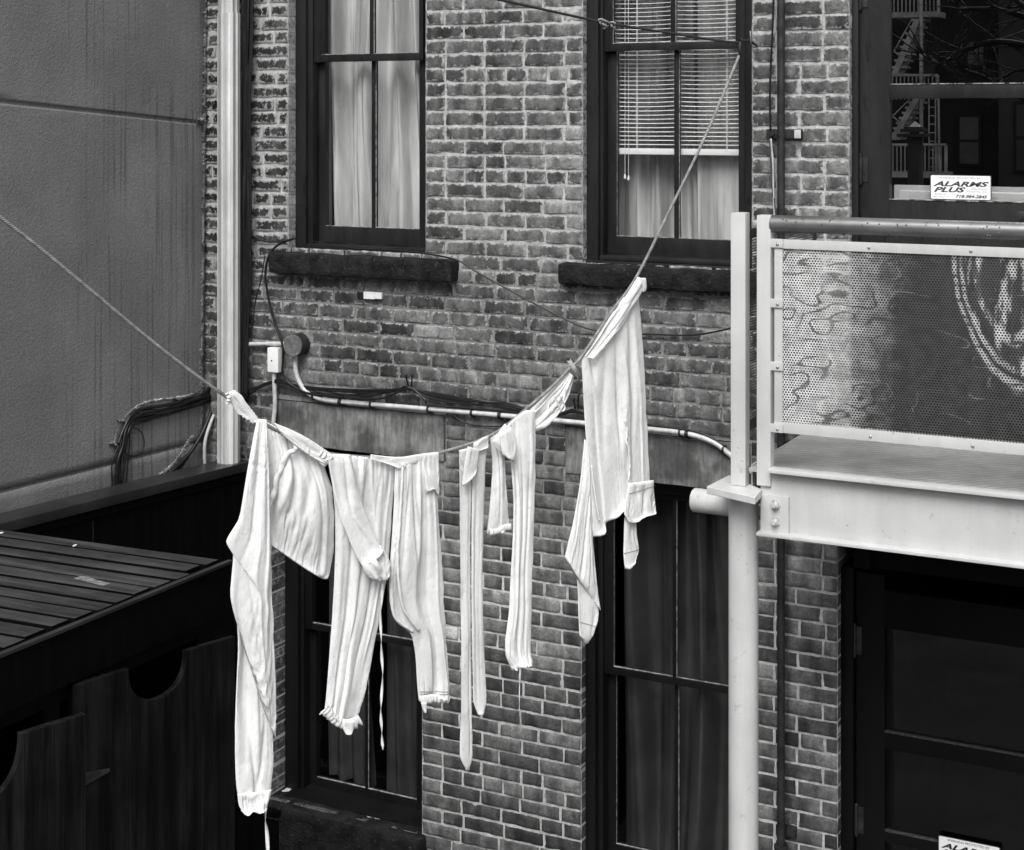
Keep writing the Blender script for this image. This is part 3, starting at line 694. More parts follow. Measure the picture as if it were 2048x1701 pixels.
for k, (cpx, cpy, w_) in enumerate(((402, 241, 7), (352, 800, 6), (241, 842, 4), (224, 890, 6))):
    lumpy('cement_lump', [(cpx - 7, cpy - 2), (cpx, cpy + 2 * (-1) ** k), (cpx + 5, cpy), (cpx + 9, cpy + 5)], w_, nb, 10 + k, .018)
# downpipe
YP = -.10; xp = fx(452.5, YP - .02)
ztop = 6.5; zbot = atY(454, 926, YP).z
def pipe_mb(z0, z1, r):
    mb = MB(); n = 110; vs = []
    for z in (z0, z1):
        for j in range(n):
            a = 2 * math.pi * j / n; k = r * (1 + .045 * math.cos(a * 11)); vs.append((xp + .012 * (z - zbot) * -.0 + k * math.cos(a), YP + k * math.sin(a), z))
    mb.add(vs, [(j, (j + 1) % n, n + (j + 1) % n, n + j) for j in range(n)] + [tuple(range(n)), tuple(range(2 * n - 1, n - 1, -1))]); return mb
dp = empty('downpipe', V((xp, YP, zbot)), 'tall ribbed galvanised rain downpipe between stucco and brick', 'downpipe')
zj = atY(455, 27, YP).z; pipe_mb(zbot, zj, .0555).build('lower_pipe', m_galv, dp, auto=50); pipe_mb(zj - .06, ztop, .0515).build('upper_pipe', m_galv, dp, auto=50)
# cable bundle beside the downpipe
def cable(name, pts, r, mat, label, cat='cable', group=None, n=8, seg=8, build=True):
    mb = MB(); mb.tube(crom(pts, seg), r, n); o = mb.build(name, mat, None, smooth=True)
    return tag(o, label, cat, group)
def fy(px, py, Y): return atY(px, py, Y)
mb = MB(); q = random.Random(11)
for k in range(17):
    base = 478 + k * 1.35; pts = []
    for i in range(12):
        py = -60 + i * 78; pts.append(fy(base + 4 * nz(i * .5, k * 1.7, 0) - (6 if py > 600 else 0) * (k / 17) + (5 if py < 150 else 0), py, -.05 + .025 * nz(k, i * .4, 5)))
    mb.tube(crom(pts, 5), q.uniform(.004, .008), 7)
tag(mb.build('cable_bundle', m_cable, None, smooth=True), 'thick bundle of black cables running down beside the galvanised downpipe', 'cables')
q = random.Random(12); mb = MB()
for i, (a, b) in enumerate(((0, 0), (3, 3), (6, -3), (1, 6), (8, 5), (4, -6))):
    pts = [fy(478, 795 + a, -.05), fy(500, 785 + b, -.04), fy(530, 767 + a * .6, -.035), fy(562, 763 + b * .7, -.035), fy(600, 772 + a, -.03), fy(650, 777 + b * .8 + i * 2, -.03), fy(720, 780 + i * 3, -.03), fy(790, 779 + a * .6, -.035), fy(815, 776 + b * .4, -.04), fy(850, 783 + i * 2, -.03), fy(930, 797 + i * 2.5, -.03), fy(1010, 812 + b, -.03), fy(1100, 830 + a * .5, -.03), fy(1150, 822 + b * .5, -.03), fy(1200, 836 + i, -.03)]
    mb.tube(crom(pts, 6), q.uniform(.0032, .0055), 7)
tag(mb.build('cable_bundle', m_cable, None, smooth=True), 'slack black cables strung along the brick above the lower window lintel', 'cables')
for a, b, c, d, lb in ((812, 752, 818, 780, 'left straight one of the black tie ends above the cable dip'), (824, 752, 823, 778, 'hooked black tie end beside the straight one above the cables'), (1147, 800, 1152, 822, 'short slanted black tie end just left of the hung nightshirt'), (1157, 790, 1156, 822, 'upright black tie end touching the nightshirt edge')):
    mb = MB(); p = fy(a, b, -.05); mb.tube([fy(c, d, -.02), p, p + V((.006, -.004, .004))], [.004, .004, .006], 6); tag(mb.build('cable_tie', m_cable, None), lb, 'cable tie')
mb = MB(); q = random.Random(21)
for k in range(9):
    o = k * 2.9 - 10; pts = []
    for i, (x, y, fx_, fy_) in enumerate(((427, 790, 0, 1), (398, 799, 0, .8), (365, 810, 0, .75), (330, 822, 0, .7), (295, 829, .1, .9), (266, 838, .3, .8), (252, 860, .6, .2), (243, 890, .9, 0), (237, 930, 1.1, 0), (233, 985, 1.2, 0), (231, 1040, 1.2, 0))):
        j = q.uniform(-4, 4) if i not in (0, 5, 6) else q.uniform(-1.5, 1.5)
        pts.append(wp(x + o * fx_ + j * (1 if i > 5 else .4), y + o * fy_ + j, .016 + .012 * q.random()))
    mb.tube(crom(pts, 6), q.choice((.0035, .0045, .006, .0075)), 7)
mb.tube(crom([wp(422, 772, .02), wp(405, 789, .022), wp(385, 799, .022), wp(330, 811, .02), wp(285, 818, .02), wp(262, 833, .02), wp(246, 862, .02), wp(236, 890, .02)], 6), .0085, 8)
tag(mb.build('cable_bundle', m_cable, None, smooth=True), 'black cables arching across the grey stucco and dropping behind the fence', 'cables')
mb = MB()
for k in range(6):
    o = k * 3.2; mb.tube(crom([wp(430, 800 + o * .4, .03), wp(420 - o * .25, 830 + o, .025), wp(402 - o * .3, 872 + o * .5, .022), wp(385 - o * .3, 900 + o * .4, .022), wp(362, 925 + o * .5, .022), wp(340, 946 + o * .4, .022), wp(320, 965 + o * .3, .022)], 6), .009, 8)
tag(mb.build('cable_bundle', m_cable, None, smooth=True), 'black cables curving down from the downpipe along chipped plaster', 'cables')
cable('loose_wire', [wp(262, 853, .025), wp(280, 862, .03), wp(288, 880, .03), wp(286, 900, .03), wp(272, 912, .03), wp(256, 910, .03), wp(247, 898, .025)], .003, m_cable, 'thin loop of loose wire dangling from the cable arch on stucco', 'wire')
cable('conduit', [wp(428, 830, .05), wp(420, 850, .045), wp(411, 880, .04), wp(409, 910, .04), wp(411, 945, .04)], .009, m_conduit, 'short bent grey conduit between fence top and downpipe', 'conduit')
# conduits and boxes on the brick
YC = -.03
cable('conduit', [fy(488, 689, YC), fy(540, 688, YC), fy(575, 688, YC)], .0105, m_conduit, 'short level grey conduit entering the round junction box', 'conduit', n=14)
cn = empty('conduit', fy(850, 815, YC), 'long grey conduit from the round box along above the lintels', 'conduit')
path = [fy(591, 705, YC), fy(591, 735, YC), fy(595, 755, YC), fy(607, 778, YC), fy(625, 792, YC), fy(650, 800, YC), fy(700, 805.5, YC), fy(860, 819, YC), fy(1000, 831, YC), fy(1160, 846, YC), fy(1290, 858, YC), fy(1350, 864, YC), fy(1395, 873, YC), fy(1430, 887, YC), fy(1458, 908, YC), fy(1490, 935, YC), fy(1520, 955, YC)]
mb = MB(); mb.tube(crom(path, 7), .0118, 14); mb.build('pipe', m_conduit, cn, smooth=True)
for px, py in ((627, 793), (681, 804), (742, 809), (857, 819), (944, 826), (1000, 831), (1360, 866), (1374, 868), (1447, 899)):
    w_ = 5 if px in (681, 1000, 1374) else 2.2
    mb = MB(); a, b = fy(px - w_ / 2 - 1, py, YC), fy(px + w_ / 2 + 1, py + .3, YC); mb.tube([a, b], .0145, 12); c = fy(px, py, YC); mb.box(c.x - .006, c.x + .006, YC, .0, c.z - .02, c.z + .014); mb.build('strap', m_iron, cn, auto=40)
cable('cable', [fy(640, 790, YC - .02), fy(700, 796, YC - .02), fy(760, 798, YC - .02), fy(800, 783, YC - .02), fy(825, 779, YC - .02), fy(850, 800, YC - .02), fy(866, 811, YC - .015), fy(1000, 822, YC), fy(1160, 837, YC), fy(1300, 851, YC - .0), fy(1400, 866, YC - .0), fy(1450, 895, YC - .0)], .005, m_cable, 'black cable lying along the top of the long grey conduit', 'cable')
cable('cable', [fy(885, 800, -.03), fy(905, 828, -.03), fy(930, 846, -.025), fy(970, 853, -.025), fy(1010, 853, -.02)], .003, m_cable, 'thin black cable drooping beneath the long conduit', 'cable')
jb = empty('junction_box', fy(590, 712, -.04), 'round dark metal junction box on brick left of the long conduit', 'junction box')
c = fy(588, 691, -.06); mb = MB(); mb.cyl((c.x, -.065, c.z), (c.x, .0, c.z), .055, 32); mb.build('box_body', m_iron, jb, auto=40)
m_boxlid = M('dull_grey_lid', .15, .5, .2, var=.3, vs=60, bump=.3, bs=200)
mb = MB(); mb.cyl((c.x, -.074, c.z), (c.x, -.0655, c.z), .054, 32); mb.build('cover_plate', m_boxlid, jb, auto=40)
for dx, dz in ((-.03, .037), (.028, -.038)):
    mb = MB(); mb.cyl((c.x + dx, -.078, c.z + dz), (c.x + dx, -.0735, c.z + dz), .005, 10); mb.build('screw', m_steel, jb)
wb = empty('electrical_box', fy(548, 745, -.03), 'small white plastic box on brick beside the round junction box', 'electrical box')
p0, p1 = fy(534.5, 745, -.055), fy(556, 698, -.055); mb = MB(); mb.box(p0.x, p1.x, -.055, 0, p0.z + .002, p1.z + .002, .006); mb.build('box_body', m_plastic_white, wb, auto=40)
pc = fy(543, 722, -.056); mb = MB(); mb.cyl((pc.x, -.0562, pc.z), (pc.x, -.05, pc.z), .004, 12); mb.build('screw', m_iron, wb)
cable('conduit', [fy(548, 742, YC), fy(549, 780, YC), fy(550, 812, YC), fy(547, 845, YC), fy(545, 870, YC)], .011, m_conduit, 'short vertical grey conduit below the small white box', 'conduit', n=14)
sn = empty('wall_sensor', fy(738, 600, -.02), 'tiny white contact sensor on brick under the left sill', 'sensor')
p0, p1 = fy(727, 598, -.018), fy(748, 585, -.018); mb = MB(); mb.box(p0.x, p1.x, -.018, 0, p0.z, p1.z, .002); mb.build('sensor_cover', m_plastic_white, sn, auto=40)
p0, p1 = fy(748.5, 598, -.014), fy(763, 586, -.014); mb = MB(); mb.box(p0.x, p1.x, -.014, 0, p0.z, p1.z, .002); mb.build('sensor_base', m_plastic_white, sn, auto=40)
p0, p1 = fy(714, 597, -.008), fy(726, 585, -.008); mb = MB(); mb.box(p0.x, p1.x, -.008, 0, p0.z, p1.z, .002); mb.build('bare_bracket', m_iron, sn, auto=40)
# hanging cables
cable('cable', [fy(540, 640, -.035), fy(552, 655, -.035), fy(565, 690, -.04), fy(566, 720, -.04), fy(566, 748, -.04), fy(580, 768, -.035), fy(610, 785, -.04), fy(645, 792, -.04)], .006, m_cable, 'black cable looping past the round junction box', 'cable')
cable('cable', [fy(592, 476, -.02), fy(560, 488, -.03), fy(540, 508, -.05), fy(531, 545, -.05), fy(536, 590, -.04), fy(548, 640, -.035), fy(562, 680, -.03)], .0065, m_cable, 'thick black cable bowing from the left sill corner down to the round junction box', 'cable')
cable('cable', [fy(590, 477, -.03), fy(560, 484, -.03), fy(525, 482, -.03), fy(503, 465, -.03), fy(492, 435, -.04), fy(488, 400, -.04)], .0042, m_cable, 'thin black cable curving from the left window corner to the cable bundle', 'cable')
cable('cable', [fy(530, 510, -.03), fy(522, 560, -.03), fy(510, 610, -.03), fy(502, 680, -.03)], .003, m_cable, 'thin wire falling beside the cable bundle left of the sill', 'cable')
cable('cable', [fy(628, 483, .04), fy(700, 497, -.02), fy(800, 502, -.06), fy(905, 518, -.09), fy(960, 548, -.08), fy(1060, 603, -.06), fy(1150, 648, -.04), fy(1195, 662, -.03), fy(1240, 667, -.02)], .0042, m_cable, 'thin black cable slung from the left sill to behind the hung nightshirt', 'cable')
cable('cable', [fy(1240, 667, -.02), fy(1300, 669, -.02), fy(1380, 671, -.02), fy(1430, 664, -.025), fy(1470, 655, -.03)], .004, m_cable, 'thin black cable slung from the nightshirt to the balcony post', 'cable')
# dark drain pole and conduit bracket at right
YQ = -.05
sp_ = empty('standpipe', V((fx(1562, YQ), YQ, 0)), 'slim dark iron pipe running down the brick behind the balcony', 'pipe')
mb = MB(); x = fx(1562, YQ); mb.tube([(x, YQ, 0.02), (x, YQ, 6.5)], .0165, 16); mb.build('pipe', m_iron, sp_, auto=50)
pb = fy(1562, 1685, YQ); mb = MB(); mb.tube([(x, YQ, pb.z - .03), (x, YQ, pb.z - .012)], .03, 16); mb.box(x - .03, x + .055, -.03, 0, pb.z + .02, pb.z + .06); mb.build('collar', m_iron, sp_, auto=40)
cb = empty('conduit_bracket', fy(1568, 280, -.03), 'small metal channel bracket clamping the dark pipe to brick', 'bracket')
p0, p1 = fy(1532, 277, -.035), fy(1601, 259, -.035); mb = MB(); mb.box(p0.x, p1.x, -.032, .0, p0.z, p1.z, .003); mb.build('channel', m_iron, cb, auto=40)
p2, p3 = fy(1588, 277, -.04), fy(1601, 260, -.04); mb = MB(); mb.box(p2.x, p3.x, -.037, -.0325, p2.z, p3.z, .002); mb.build('end_clip', m_conduit, cb, auto=40)
p = fy(1545, 268, -.035); mb = MB(); mb.cyl((p.x, -.042, p.z), (p.x, -.03, p.z), .009, 12); mb.build('bolt', m_iron, cb, auto=40)
cable('cable', [fy(1549, -60, -.03), fy(1545, 60, -.03), fy(1540, 180, -.03), fy(1541, 262, -.03)], .0045, m_cable, 'black wire hanging left of the dark pipe, above its bracket', 'cable')
for k, (a, b) in enumerate(((1539, 1552), (1543, 1549))):
    cable('cable', [fy(1540 + k * 2, 278, -.03), fy(a + 3, 330, -.03), fy((a + b) / 2 + 1, 390, -.03), fy(b, 432, -.03), fy(b + 2, 470, -.03)], .0042, m_cable_grey if k == 0 else m_conduit, ('pale worn cable below the pipe bracket, nearer the window', 'thin shiny cable below the pipe bracket, nearer the pipe')[k], 'cable')
# ================================================================== FENCE AND SHED
zf = atY(478, 929, -.12).z
fa = atZ(478, 929, zf); fb = atZ(0, 1048, zf); fd = (fb - fa); fL = fd.length; fd.normalize(); fn = V((-fd.y, fd.x, 0))
if fn.x < 0: fn = -fn
fe = empty('board_fence', V((fa.x, fa.y - .8, 0)), 'black board fence with flat cap standing against the stucco wall', 'fence')
fs = fa - fd * .10; L2 = fL + 4.0
def fpt(s, n, z): return fa + fd * s + fn * n + UP * (z - fa.z)
mb = MB(); mb.obox(fpt(-.09, -.155, zf - .045), fd * L2, fn * .155, UP * .045, .004); mb.build('cap_board', m_black_cap, fe, auto=40)
mb = MB(); mb.obox(fpt(-.085, -.11, .0), fd * (L2 - .1), fn * .085, UP * (zf - .047), 0); 
mb.build('fence_boards', m_black_wood, fe)
mb = MB(); mb.obox(fpt(-.085, -.024, zf - .085), fd * (L2 - .1), fn * .012, UP * .038, .003)
mb.build('trim_strip', m_black_wood, fe, auto=40)
m_seam = M('greyed_board_seam', .02, .6, bump=0)
mb = MB(); sx = (atZ(195, 1000, zf) - fa).dot(fd)
for k, s in enumerate((sx, sx + 1.1, sx + 2.2)):
    mb = MB(); mb.obox(fpt(s, -.0245, .3), fd * .004, fn * .0015, UP * (zf - .40), 0); mb.build('board_seam', m_seam, fe)
# shed
sh_drop = 1.69; zs_ = H - sh_drop
c0 = atZ(452, 1122, zs_); c1 = atZ(0, 1305, zs_); sd = (c1 - c0); sd = V((sd.x, sd.y, 0)); sd.normalize(); sn_ = V((sd.y, -sd.x, 0))
if sn_.x < 0: sn_ = -sn_
b0 = atZ(0, 1060, zs_); pd = (b0 - c0); pd.z = 0; pd.normalize()      # direction of the boards, away to the left
shed = empty('bin_store', V((c0.x, c0.y - .8, 0)), 'black wooden bin store with slatted roof and scooped gates at lower left', 'shed')
pw = .082; gap = .019; mb = MB(); q = random.Random(3); s = 0.0; i = 0
while s < 3.4:
    w_ = pw + q.uniform(-.012, .012); L = 1.25 + q.uniform(-.02, .02); e0 = q.uniform(-.035, .0)
    o = c0 + sd * s + pd * (-e0 + .012) + UP * q.uniform(-.003, .003)
    mb.obox(o - UP * .022, pd * L, sd * w_, UP * .022, .003); s += w_ + gap; i += 1
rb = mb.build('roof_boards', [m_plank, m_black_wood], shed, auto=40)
for p_ in rb.data.polygons: p_.material_index = 0 if p_.normal.z > .5 else 1  # near-black board sides put the shade of the gaps into the colour
mb = MB(); mb.obox(c0 - UP * .20 - sn_ * .03 - sd * .02, sd * 3.5, sn_ * .03, UP * .193, .003); mb.obox(c0 - UP * .20 - sn_ * .035 - sd * .02 + pd * .02, pd * 1.2, -sd * .03, UP * .17, .003)
mb.obox(c0 - UP * .26 - sn_ * .06 - sd * .02, sd * 3.5, sn_ * .03, UP * .058, .003)
mb.build('fascia', m_black_wood, shed, auto=40)
for s_ in (.06, .86, 2.2):
    mb = MB(); mb.obox(c0 - sn_ * .10 - UP * c0.z + sd * s_, sd * .07, sn_ * .07, UP * (c0.z - .26)); mb.build('post', m_black_wood, shed)
mb = MB(); mb.obox(c0 - UP * .012 - sn_ * .004 - sd * .02, sd * 3.5, sn_ * .022, UP * .012, .003); mb.build('edge_trim', m_black_cap, shed)
mb = MB(); mb.obox(c0 - UP * c0.z + pd * .9, sd * 3.4, pd * .02, UP * (c0.z - .05)); mb.obox(c0 - UP * c0.z + sd * .0 + pd * .06, pd * .9, sd * .02, UP * (c0.z - .2)); mb.build('back_boards', m_black_wood, shed)
def gate(ptop, drop, scoop, bottom, name, knob=None):
    """ptop: pixel points of the top edge at the two ends (far, near)"""
    z = H - drop; A = atZ(*ptop[0], z); B = atZ(*ptop[1], z); d = (B - A); Lg = d.length; d.normalize(); n = V((d.y, -d.x, 0))
    if n.x < 0: n = -n
    def loc(px, py):
        p = atP(px, py, A, n); return ((p - A).dot(d), p.z - A.z)
    out = [(0, 0)]
    (s0, _), (s1, _) = loc(*scoop[0]), loc(*scoop[1]); sm, zm = loc(*scoop[2])
    N = 26
    hz = -zm
    for k in range(N + 1):
        a = math.pi * k / N; cc = (s0 + s1) / 2; hw = (s1 - s0) / 2
        out.append((cc - hw * math.cos(a), -hz * (abs(math.sin(a)) ** .8)))
    out += [(max(Lg, s1 + .06), 0), (max(Lg, s1 + .06), -bottom), (0, -bottom)]
    mb = MB(); mb.prism([A + d * s + UP * zz_ for s, zz_ in out], -n * .025)
    g = mb.build(name, m_gate, shed)
    bv = g.modifiers.new('bevel', 'BEVEL'); bv.width = .003; bv.segments = 2; bv.limit_method = 'ANGLE'
    return A, d, n, g, loc
def gate_mat():
    g = NG('black_gate_boards'); c = g.geo(); sep = g.n('SeparateXYZ', {0: c})
    grain = g.noise(c, 24, 5, .7, (1, 1, .05)); k = g.ramp(grain, .3, .75, .0012, .0125)
    y = g.m('FLOORED_MODULO', sep.outputs[1], .098); gr = g.ramp(y, .0, .005)
    k = g.m('MULTIPLY', k, g.ramp(g.noise(c, 4, 4), .3, .7, .6, 1.4)); k = g.mix(gr, .001, k)
    nrm = g.bump(grain, .35, .006); nrm = g.bump(gr, .5, .006, nrm)
    g.bsdf(k, .6, 0, nrm, .09); return g.mat
m_gate = gate_mat()
A, d, n, gr_, loc = gate(((470, 1273), (145, 1372)), 1.90, ((373, 1302), (258, 1337), (308, 1401)), 1.5, 'gate')
A2, d2, n2, gl_, loc2 = gate(((172, 1428), (42, 1468)), 1.90, ((42, 1468), (-150, 1525), (-50, 1620)), 1.5, 'gate')
gr_['label'] = 'far black gate with a full round scoop in its top'; gl_['label'] = 'near black gate cut by the left picture edge'
s_, z_ = loc(172, 1545); P = A + d * s_ + UP * z_ + n * .002
pts = [loc(x, y) for x, y in ((171, 1545), (217, 1537), (218, 1543), (171, 1570))]
mb = MB(); mb.prism([A + d * s + UP * zz_ + n * .001 for s, zz_ in pts], n * .004); mb.build('strap_hinge', m_iron, gr_)
mb = MB(); q = random.Random(8)
pc = [atZ(x, y, zs_ + .003) for x, y in ((148, 1158), (160, 1154), (176, 1155), (200, 1163), (222, 1169), (205, 1172), (180, 1166))]
mb.prism(pc, UP * .002); tag(mb.build('paper_scrap', M('soaked_paper', .16, .7, var=.6, vs=50), None), 'soaked pale paper scrap flattened on the dark slatted roof', 'paper')
for px, py in ((3, 1067), (150, 1092)):
    p = atZ(px, py, zs_ + .004); mb = MB()
    mb.prism([p + V((.008 * math.cos(a) * q.uniform(.6, 1.2), .012 * math.sin(a) * q.uniform(.6, 1.2), 0)) for a in [k * .9 for k in range(7)]], UP * .003)
    tag(mb.build('litter_speck', m_plastic_white, None), ('white speck of litter at the left end of the slatted roof edge', 'tiny white speck of litter on the second roof slat')[0 if px < 50 else 1], 'litter')

ps = [atY(x, 1612, -.45) for x in (463, 552)]
pn = empty('yard_screen', V((ps[0].x, -.45, 0)), 'black wooden yard screen standing under the left end of the lower window, behind the gate', 'screen')
q = random.Random(2); k = 0; x = ps[0].x
while x < ps[1].x:
    mb = MB(); mb.box(x, min(x + .095, ps[1].x), -.45, -.425, 0, ps[0].z + q.uniform(-.01, .01) - .02, .003); mb.build('board', m_black_wood, pn, auto=40); x += .098
mb = MB(); mb.box(ps[0].x - .01, ps[1].x + .01, -.455, -.42, ps[0].z - .008, ps[0].z + .022, .004); mb.build('top_rail', m_black_wood, pn, auto=40)
import numpy as np
# ================================================================== STEEL BALCONY
YB = -1.0
cx_ = fx(1487, YB + .07)
bal = empty('steel_balcony', V((cx_, YB + .07, 0)), 'white painted steel balcony on a round column, with perforated railing panels', 'balcony')
def bz(px, py, Y=YB): return fz(px, py, Y)
def bx_(px, Y=YB): return fx(px, Y)
# column, stub, plate
zpl = bz(1460, 972, YB + .0)
rc = .5 * 60 / FPX * (CAM + ray(1487, 0) - CAM).length * 0 + .0555
mb = MB(); mb.tube([(cx_, YB + .07, 0), (cx_, YB + .07, zpl - .02)], rc, 40); mb.build('column', m_white_paint, bal, auto=50)
zst = atY(1420, 1004, YB + .16).z; mb = MB(); xa_ = fx(1386, YB + .16); mb.tube([(xa_ - .001, YB + .16, zst), (xa_, YB + .16, zst), (xa_ + .006, YB + .16, zst), (xa_ + .24, YB + .16, zst)], [.03, .040, .0455, .0455], 36)
for k in range(4): mb.tube([(xa_ + .03 + k * .035, YB + .16, zst), (xa_ + .032 + k * .035, YB + .16, zst)], .0463, 36)
mb.build('pipe_stub', m_white_paint, bal, auto=50)
pl = [atZ(x, y, zpl) for x, y in ((1413, 973), (1510, 995), (1524, 979), (1458, 950))]
mb = MB(); mb.prism([p - UP * .028 for p in pl], UP * .028); o = mb.build('base_plate', m_white_paint, bal); bv = o.modifiers.new('bevel', 'BEVEL'); bv.width = .003; bv.segments = 2
# posts
def post(pxa, pxb, ytop, zb, Y, dep=.05):
    mb = MB(); mb.box(bx_(pxa, Y), bx_(pxb, Y), Y, Y + dep, zb, bz((pxa + pxb) / 2, ytop, Y), .006); mb.build('post', m_white_paint, bal, auto=40)
post(1461, 1491, 426, zpl + .0005, YB + .01)
zbt = bz(1540, 1073, YB - .02); ztp = bz(1540, 938, YB - .02)
post(1513, 1541, 431, bz(1520, 972), YB)
# channel beam
xL = bx_(1519, YB); xR_ = bx_(2330, YB)
mb = MB(); mb.box(xL, xR_, YB + .012, YB + .024, zbt + .004, ztp - .004, .002)
mb.box(bx_(1536, YB - .025), xR_, YB - .03, YB + .03, ztp - .014, ztp, .004); mb.box(xL - .002, xR_, YB - .035, YB + .03, zbt, zbt + .012, .004)
mb.build('channel_beam', m_white_paint, bal, auto=40)
p0, p1 = bz(1550, 1066, YB), bz(1550, 991, YB)
mb = MB(); mb.box(bx_(1521, YB), bx_(1577, YB), YB, YB + .0115, p0, p1, .002); mb.build('bolt_plate', m_white_paint, bal, auto=40)
m_bolt = M('painted_hex_bolt', .45, .4, .1, var=.4, vs=80, bump=.2)
for py in (1010, 1044):
    p = atY(1551, py, YB); mb = MB()
    mb.tube([(p.x, YB - .004, p.z), (p.x, YB + .001, p.z)], .0185, 24); mb.tube([(p.x, YB - .014, p.z), (p.x, YB - .003, p.z)], .0145, 6); mb.tube([(p.x, YB - .026, p.z), (p.x, YB - .013, p.z)], .008, 14); mb.build('hex_bolt', m_bolt, bal, auto=40)
# floor
zfl = ztp - .016
mb = MB(); mb.box(bx_(1493, YB), xR_, YB + .026, -.02, zfl - .012, zfl, 0); mb.build('tread_floor', m_tread, bal)
mb = MB(); mb.box(bx_(1493, YB) - .006, bx_(1493, YB) - .0005, YB + .07, -.02, zfl - .11, zfl + .004); mb.build('end_angle', m_white_paint, bal)
for k in range(3):
    X = bx_(1493, YB) + .25 + k * .45; mb = MB(); mb.box(X, X + .05, YB + .03, -.02, zfl - .10, zfl - .0125); mb.build('floor_joist', m_white_paint, bal)
# handrail
zr = bz(1545, 447.5, YB + .02); mb = MB(); mb.tube([(bx_(1539, YB), YB + .025, zr), (xR_, YB + .025, zr)], .031, 40); q = random.Random(6)
for k in range(70):
    xx = bx_(1545, YB) + q.random() * 1.0; mb.sphere((xx, YB + .025 + q.uniform(-.006, .004), zr - .0315), q.uniform(.0016, .003), 4, (1, 1, 1.3))
mb.build('handrail', m_rail, bal, auto=50)
# front panel
Yf = YB + .008
zt0, zt1 = bz(1700, 503, Yf), bz(1700, 484, Yf); zb0, zb1 = bz(1700, 879, Yf), bz(1700, 857, Yf)
xp0, xp1 = bx_(1548, Yf), bx_(1565, Yf)
mb = MB(); mb.box(xp0, xR_, Yf, Yf + .006, zt0, zt1, .0015); mb.box(xp0, xR_, Yf, Yf + .006, zb0, zb1, .0015); mb.box(xp0 + .001, xp1, Yf + .0005, Yf + .0055, zb1 - .001, zt0 + .001, .0015)
mb.build('panel_frame', m_white_paint, bal, auto=40)
mb = MB()
for py in (487, 607, 733, 857):
    mb = MB(); z = bz(1555, py, Yf - .004); mb.box(bx_(1536, Yf - .006), bx_(1565.5, Yf - .006), Yf - .006, Yf - .0005, z - .016, z + .016, .002); mb.build('bracket_tab', m_white_paint, bal, auto=40)
bz_b = [(1555, 489), (1555, 609), (1555, 735), (1555, 859), (1737, 496), (1941, 503), (1740, 874), (1945, 893), (2120, 510), (2130, 905)]
for px, py in bz_b:
    p = atY(px, py, Yf - .006); mb = MB(); mb.sphere((p.x, Yf - (.006 if px < 1600 else .0), p.z), .0062, 6, (1, .8, 1)); mb.build('rivet', m_steel, bal, smooth=True)
W_ = xR_ - xp1; H_ = zt0 - zb1
mb = MB(); mb.add([(-.012, 0, -.012), (W_, 0, -.012), (W_, 0, H_ + .012), (-.012, 0, H_ + .012)], [(0, 1, 2, 3)])
o = mb.build('perforated_panel', m_perf, None, fix=False); o.parent = bal; o.location = V((xp1, Yf + .0075, zb1)) - bal.location
mb = MB(); mb.box(xR_, xR_ + .05, YB, YB + .05, zbt, zr + .03, .006); mb.build('post', m_white_paint, bal, auto=40)
mb = MB(); mb.tube([(xR_ + .03, YB + .07, 0), (xR_ + .03, YB + .07, zbt)], .0555, 32); mb.build('column', m_white_paint, bal, auto=50)
# end panel back toward the wall
def endperf():
    g = NG('perforated_steel_end'); c = g.geo(); sep = g.n('SeparateXYZ', {0: c})
    a = g.m('SUBTRACT', g.m('FLOORED_MODULO', sep.outputs[2], .0105), .00525); b = g.m('SUBTRACT', g.m('FLOORED_MODULO', sep.outputs[1], .0105), .00525)
    hole = g.m('LESS_THAN', g.m('SQRT', g.m('ADD', g.m('MULTIPLY', a, a), g.m('MULTIPLY', b, b))), .0039)
    bb = g.bsdf(.06, .5, .1, None, .3); tr = g.n('BsdfTransparent'); mx = g.n('MixShader', {0: hole, 1: bb.outputs[0], 2: tr.outputs[0]}); g.t.links.new(mx.outputs[0], g.out.inputs[0]); return g.mat
Xe = bx_(1491, YB + .03) - .012
zt2, zb2 = atX(1500, 477, Xe).z, atX(1500, 842, Xe).z
mb = MB(); mb.add([(Xe, YB + .065, zb2), (Xe, -.06, zb2), (Xe, -.06, zt2), (Xe, YB + .065, zt2)], [(0, 1, 2, 3)]); mb.build('end_panel', endperf(), bal, fix=False)
mb = MB(); mb.box(Xe - .004, Xe + .004, YB + .062, -.05, zt2, zt2 + .035, .001); mb.box(Xe - .004, Xe + .004, YB + .062, -.05, zb2 - .035, zb2, .001)
mb.box(Xe - .004, Xe + .004, -.055, -.03, zb2 - .034, zt2 + .034, 0); mb.build('end_panel_frame', m_iron, bal, auto=40)
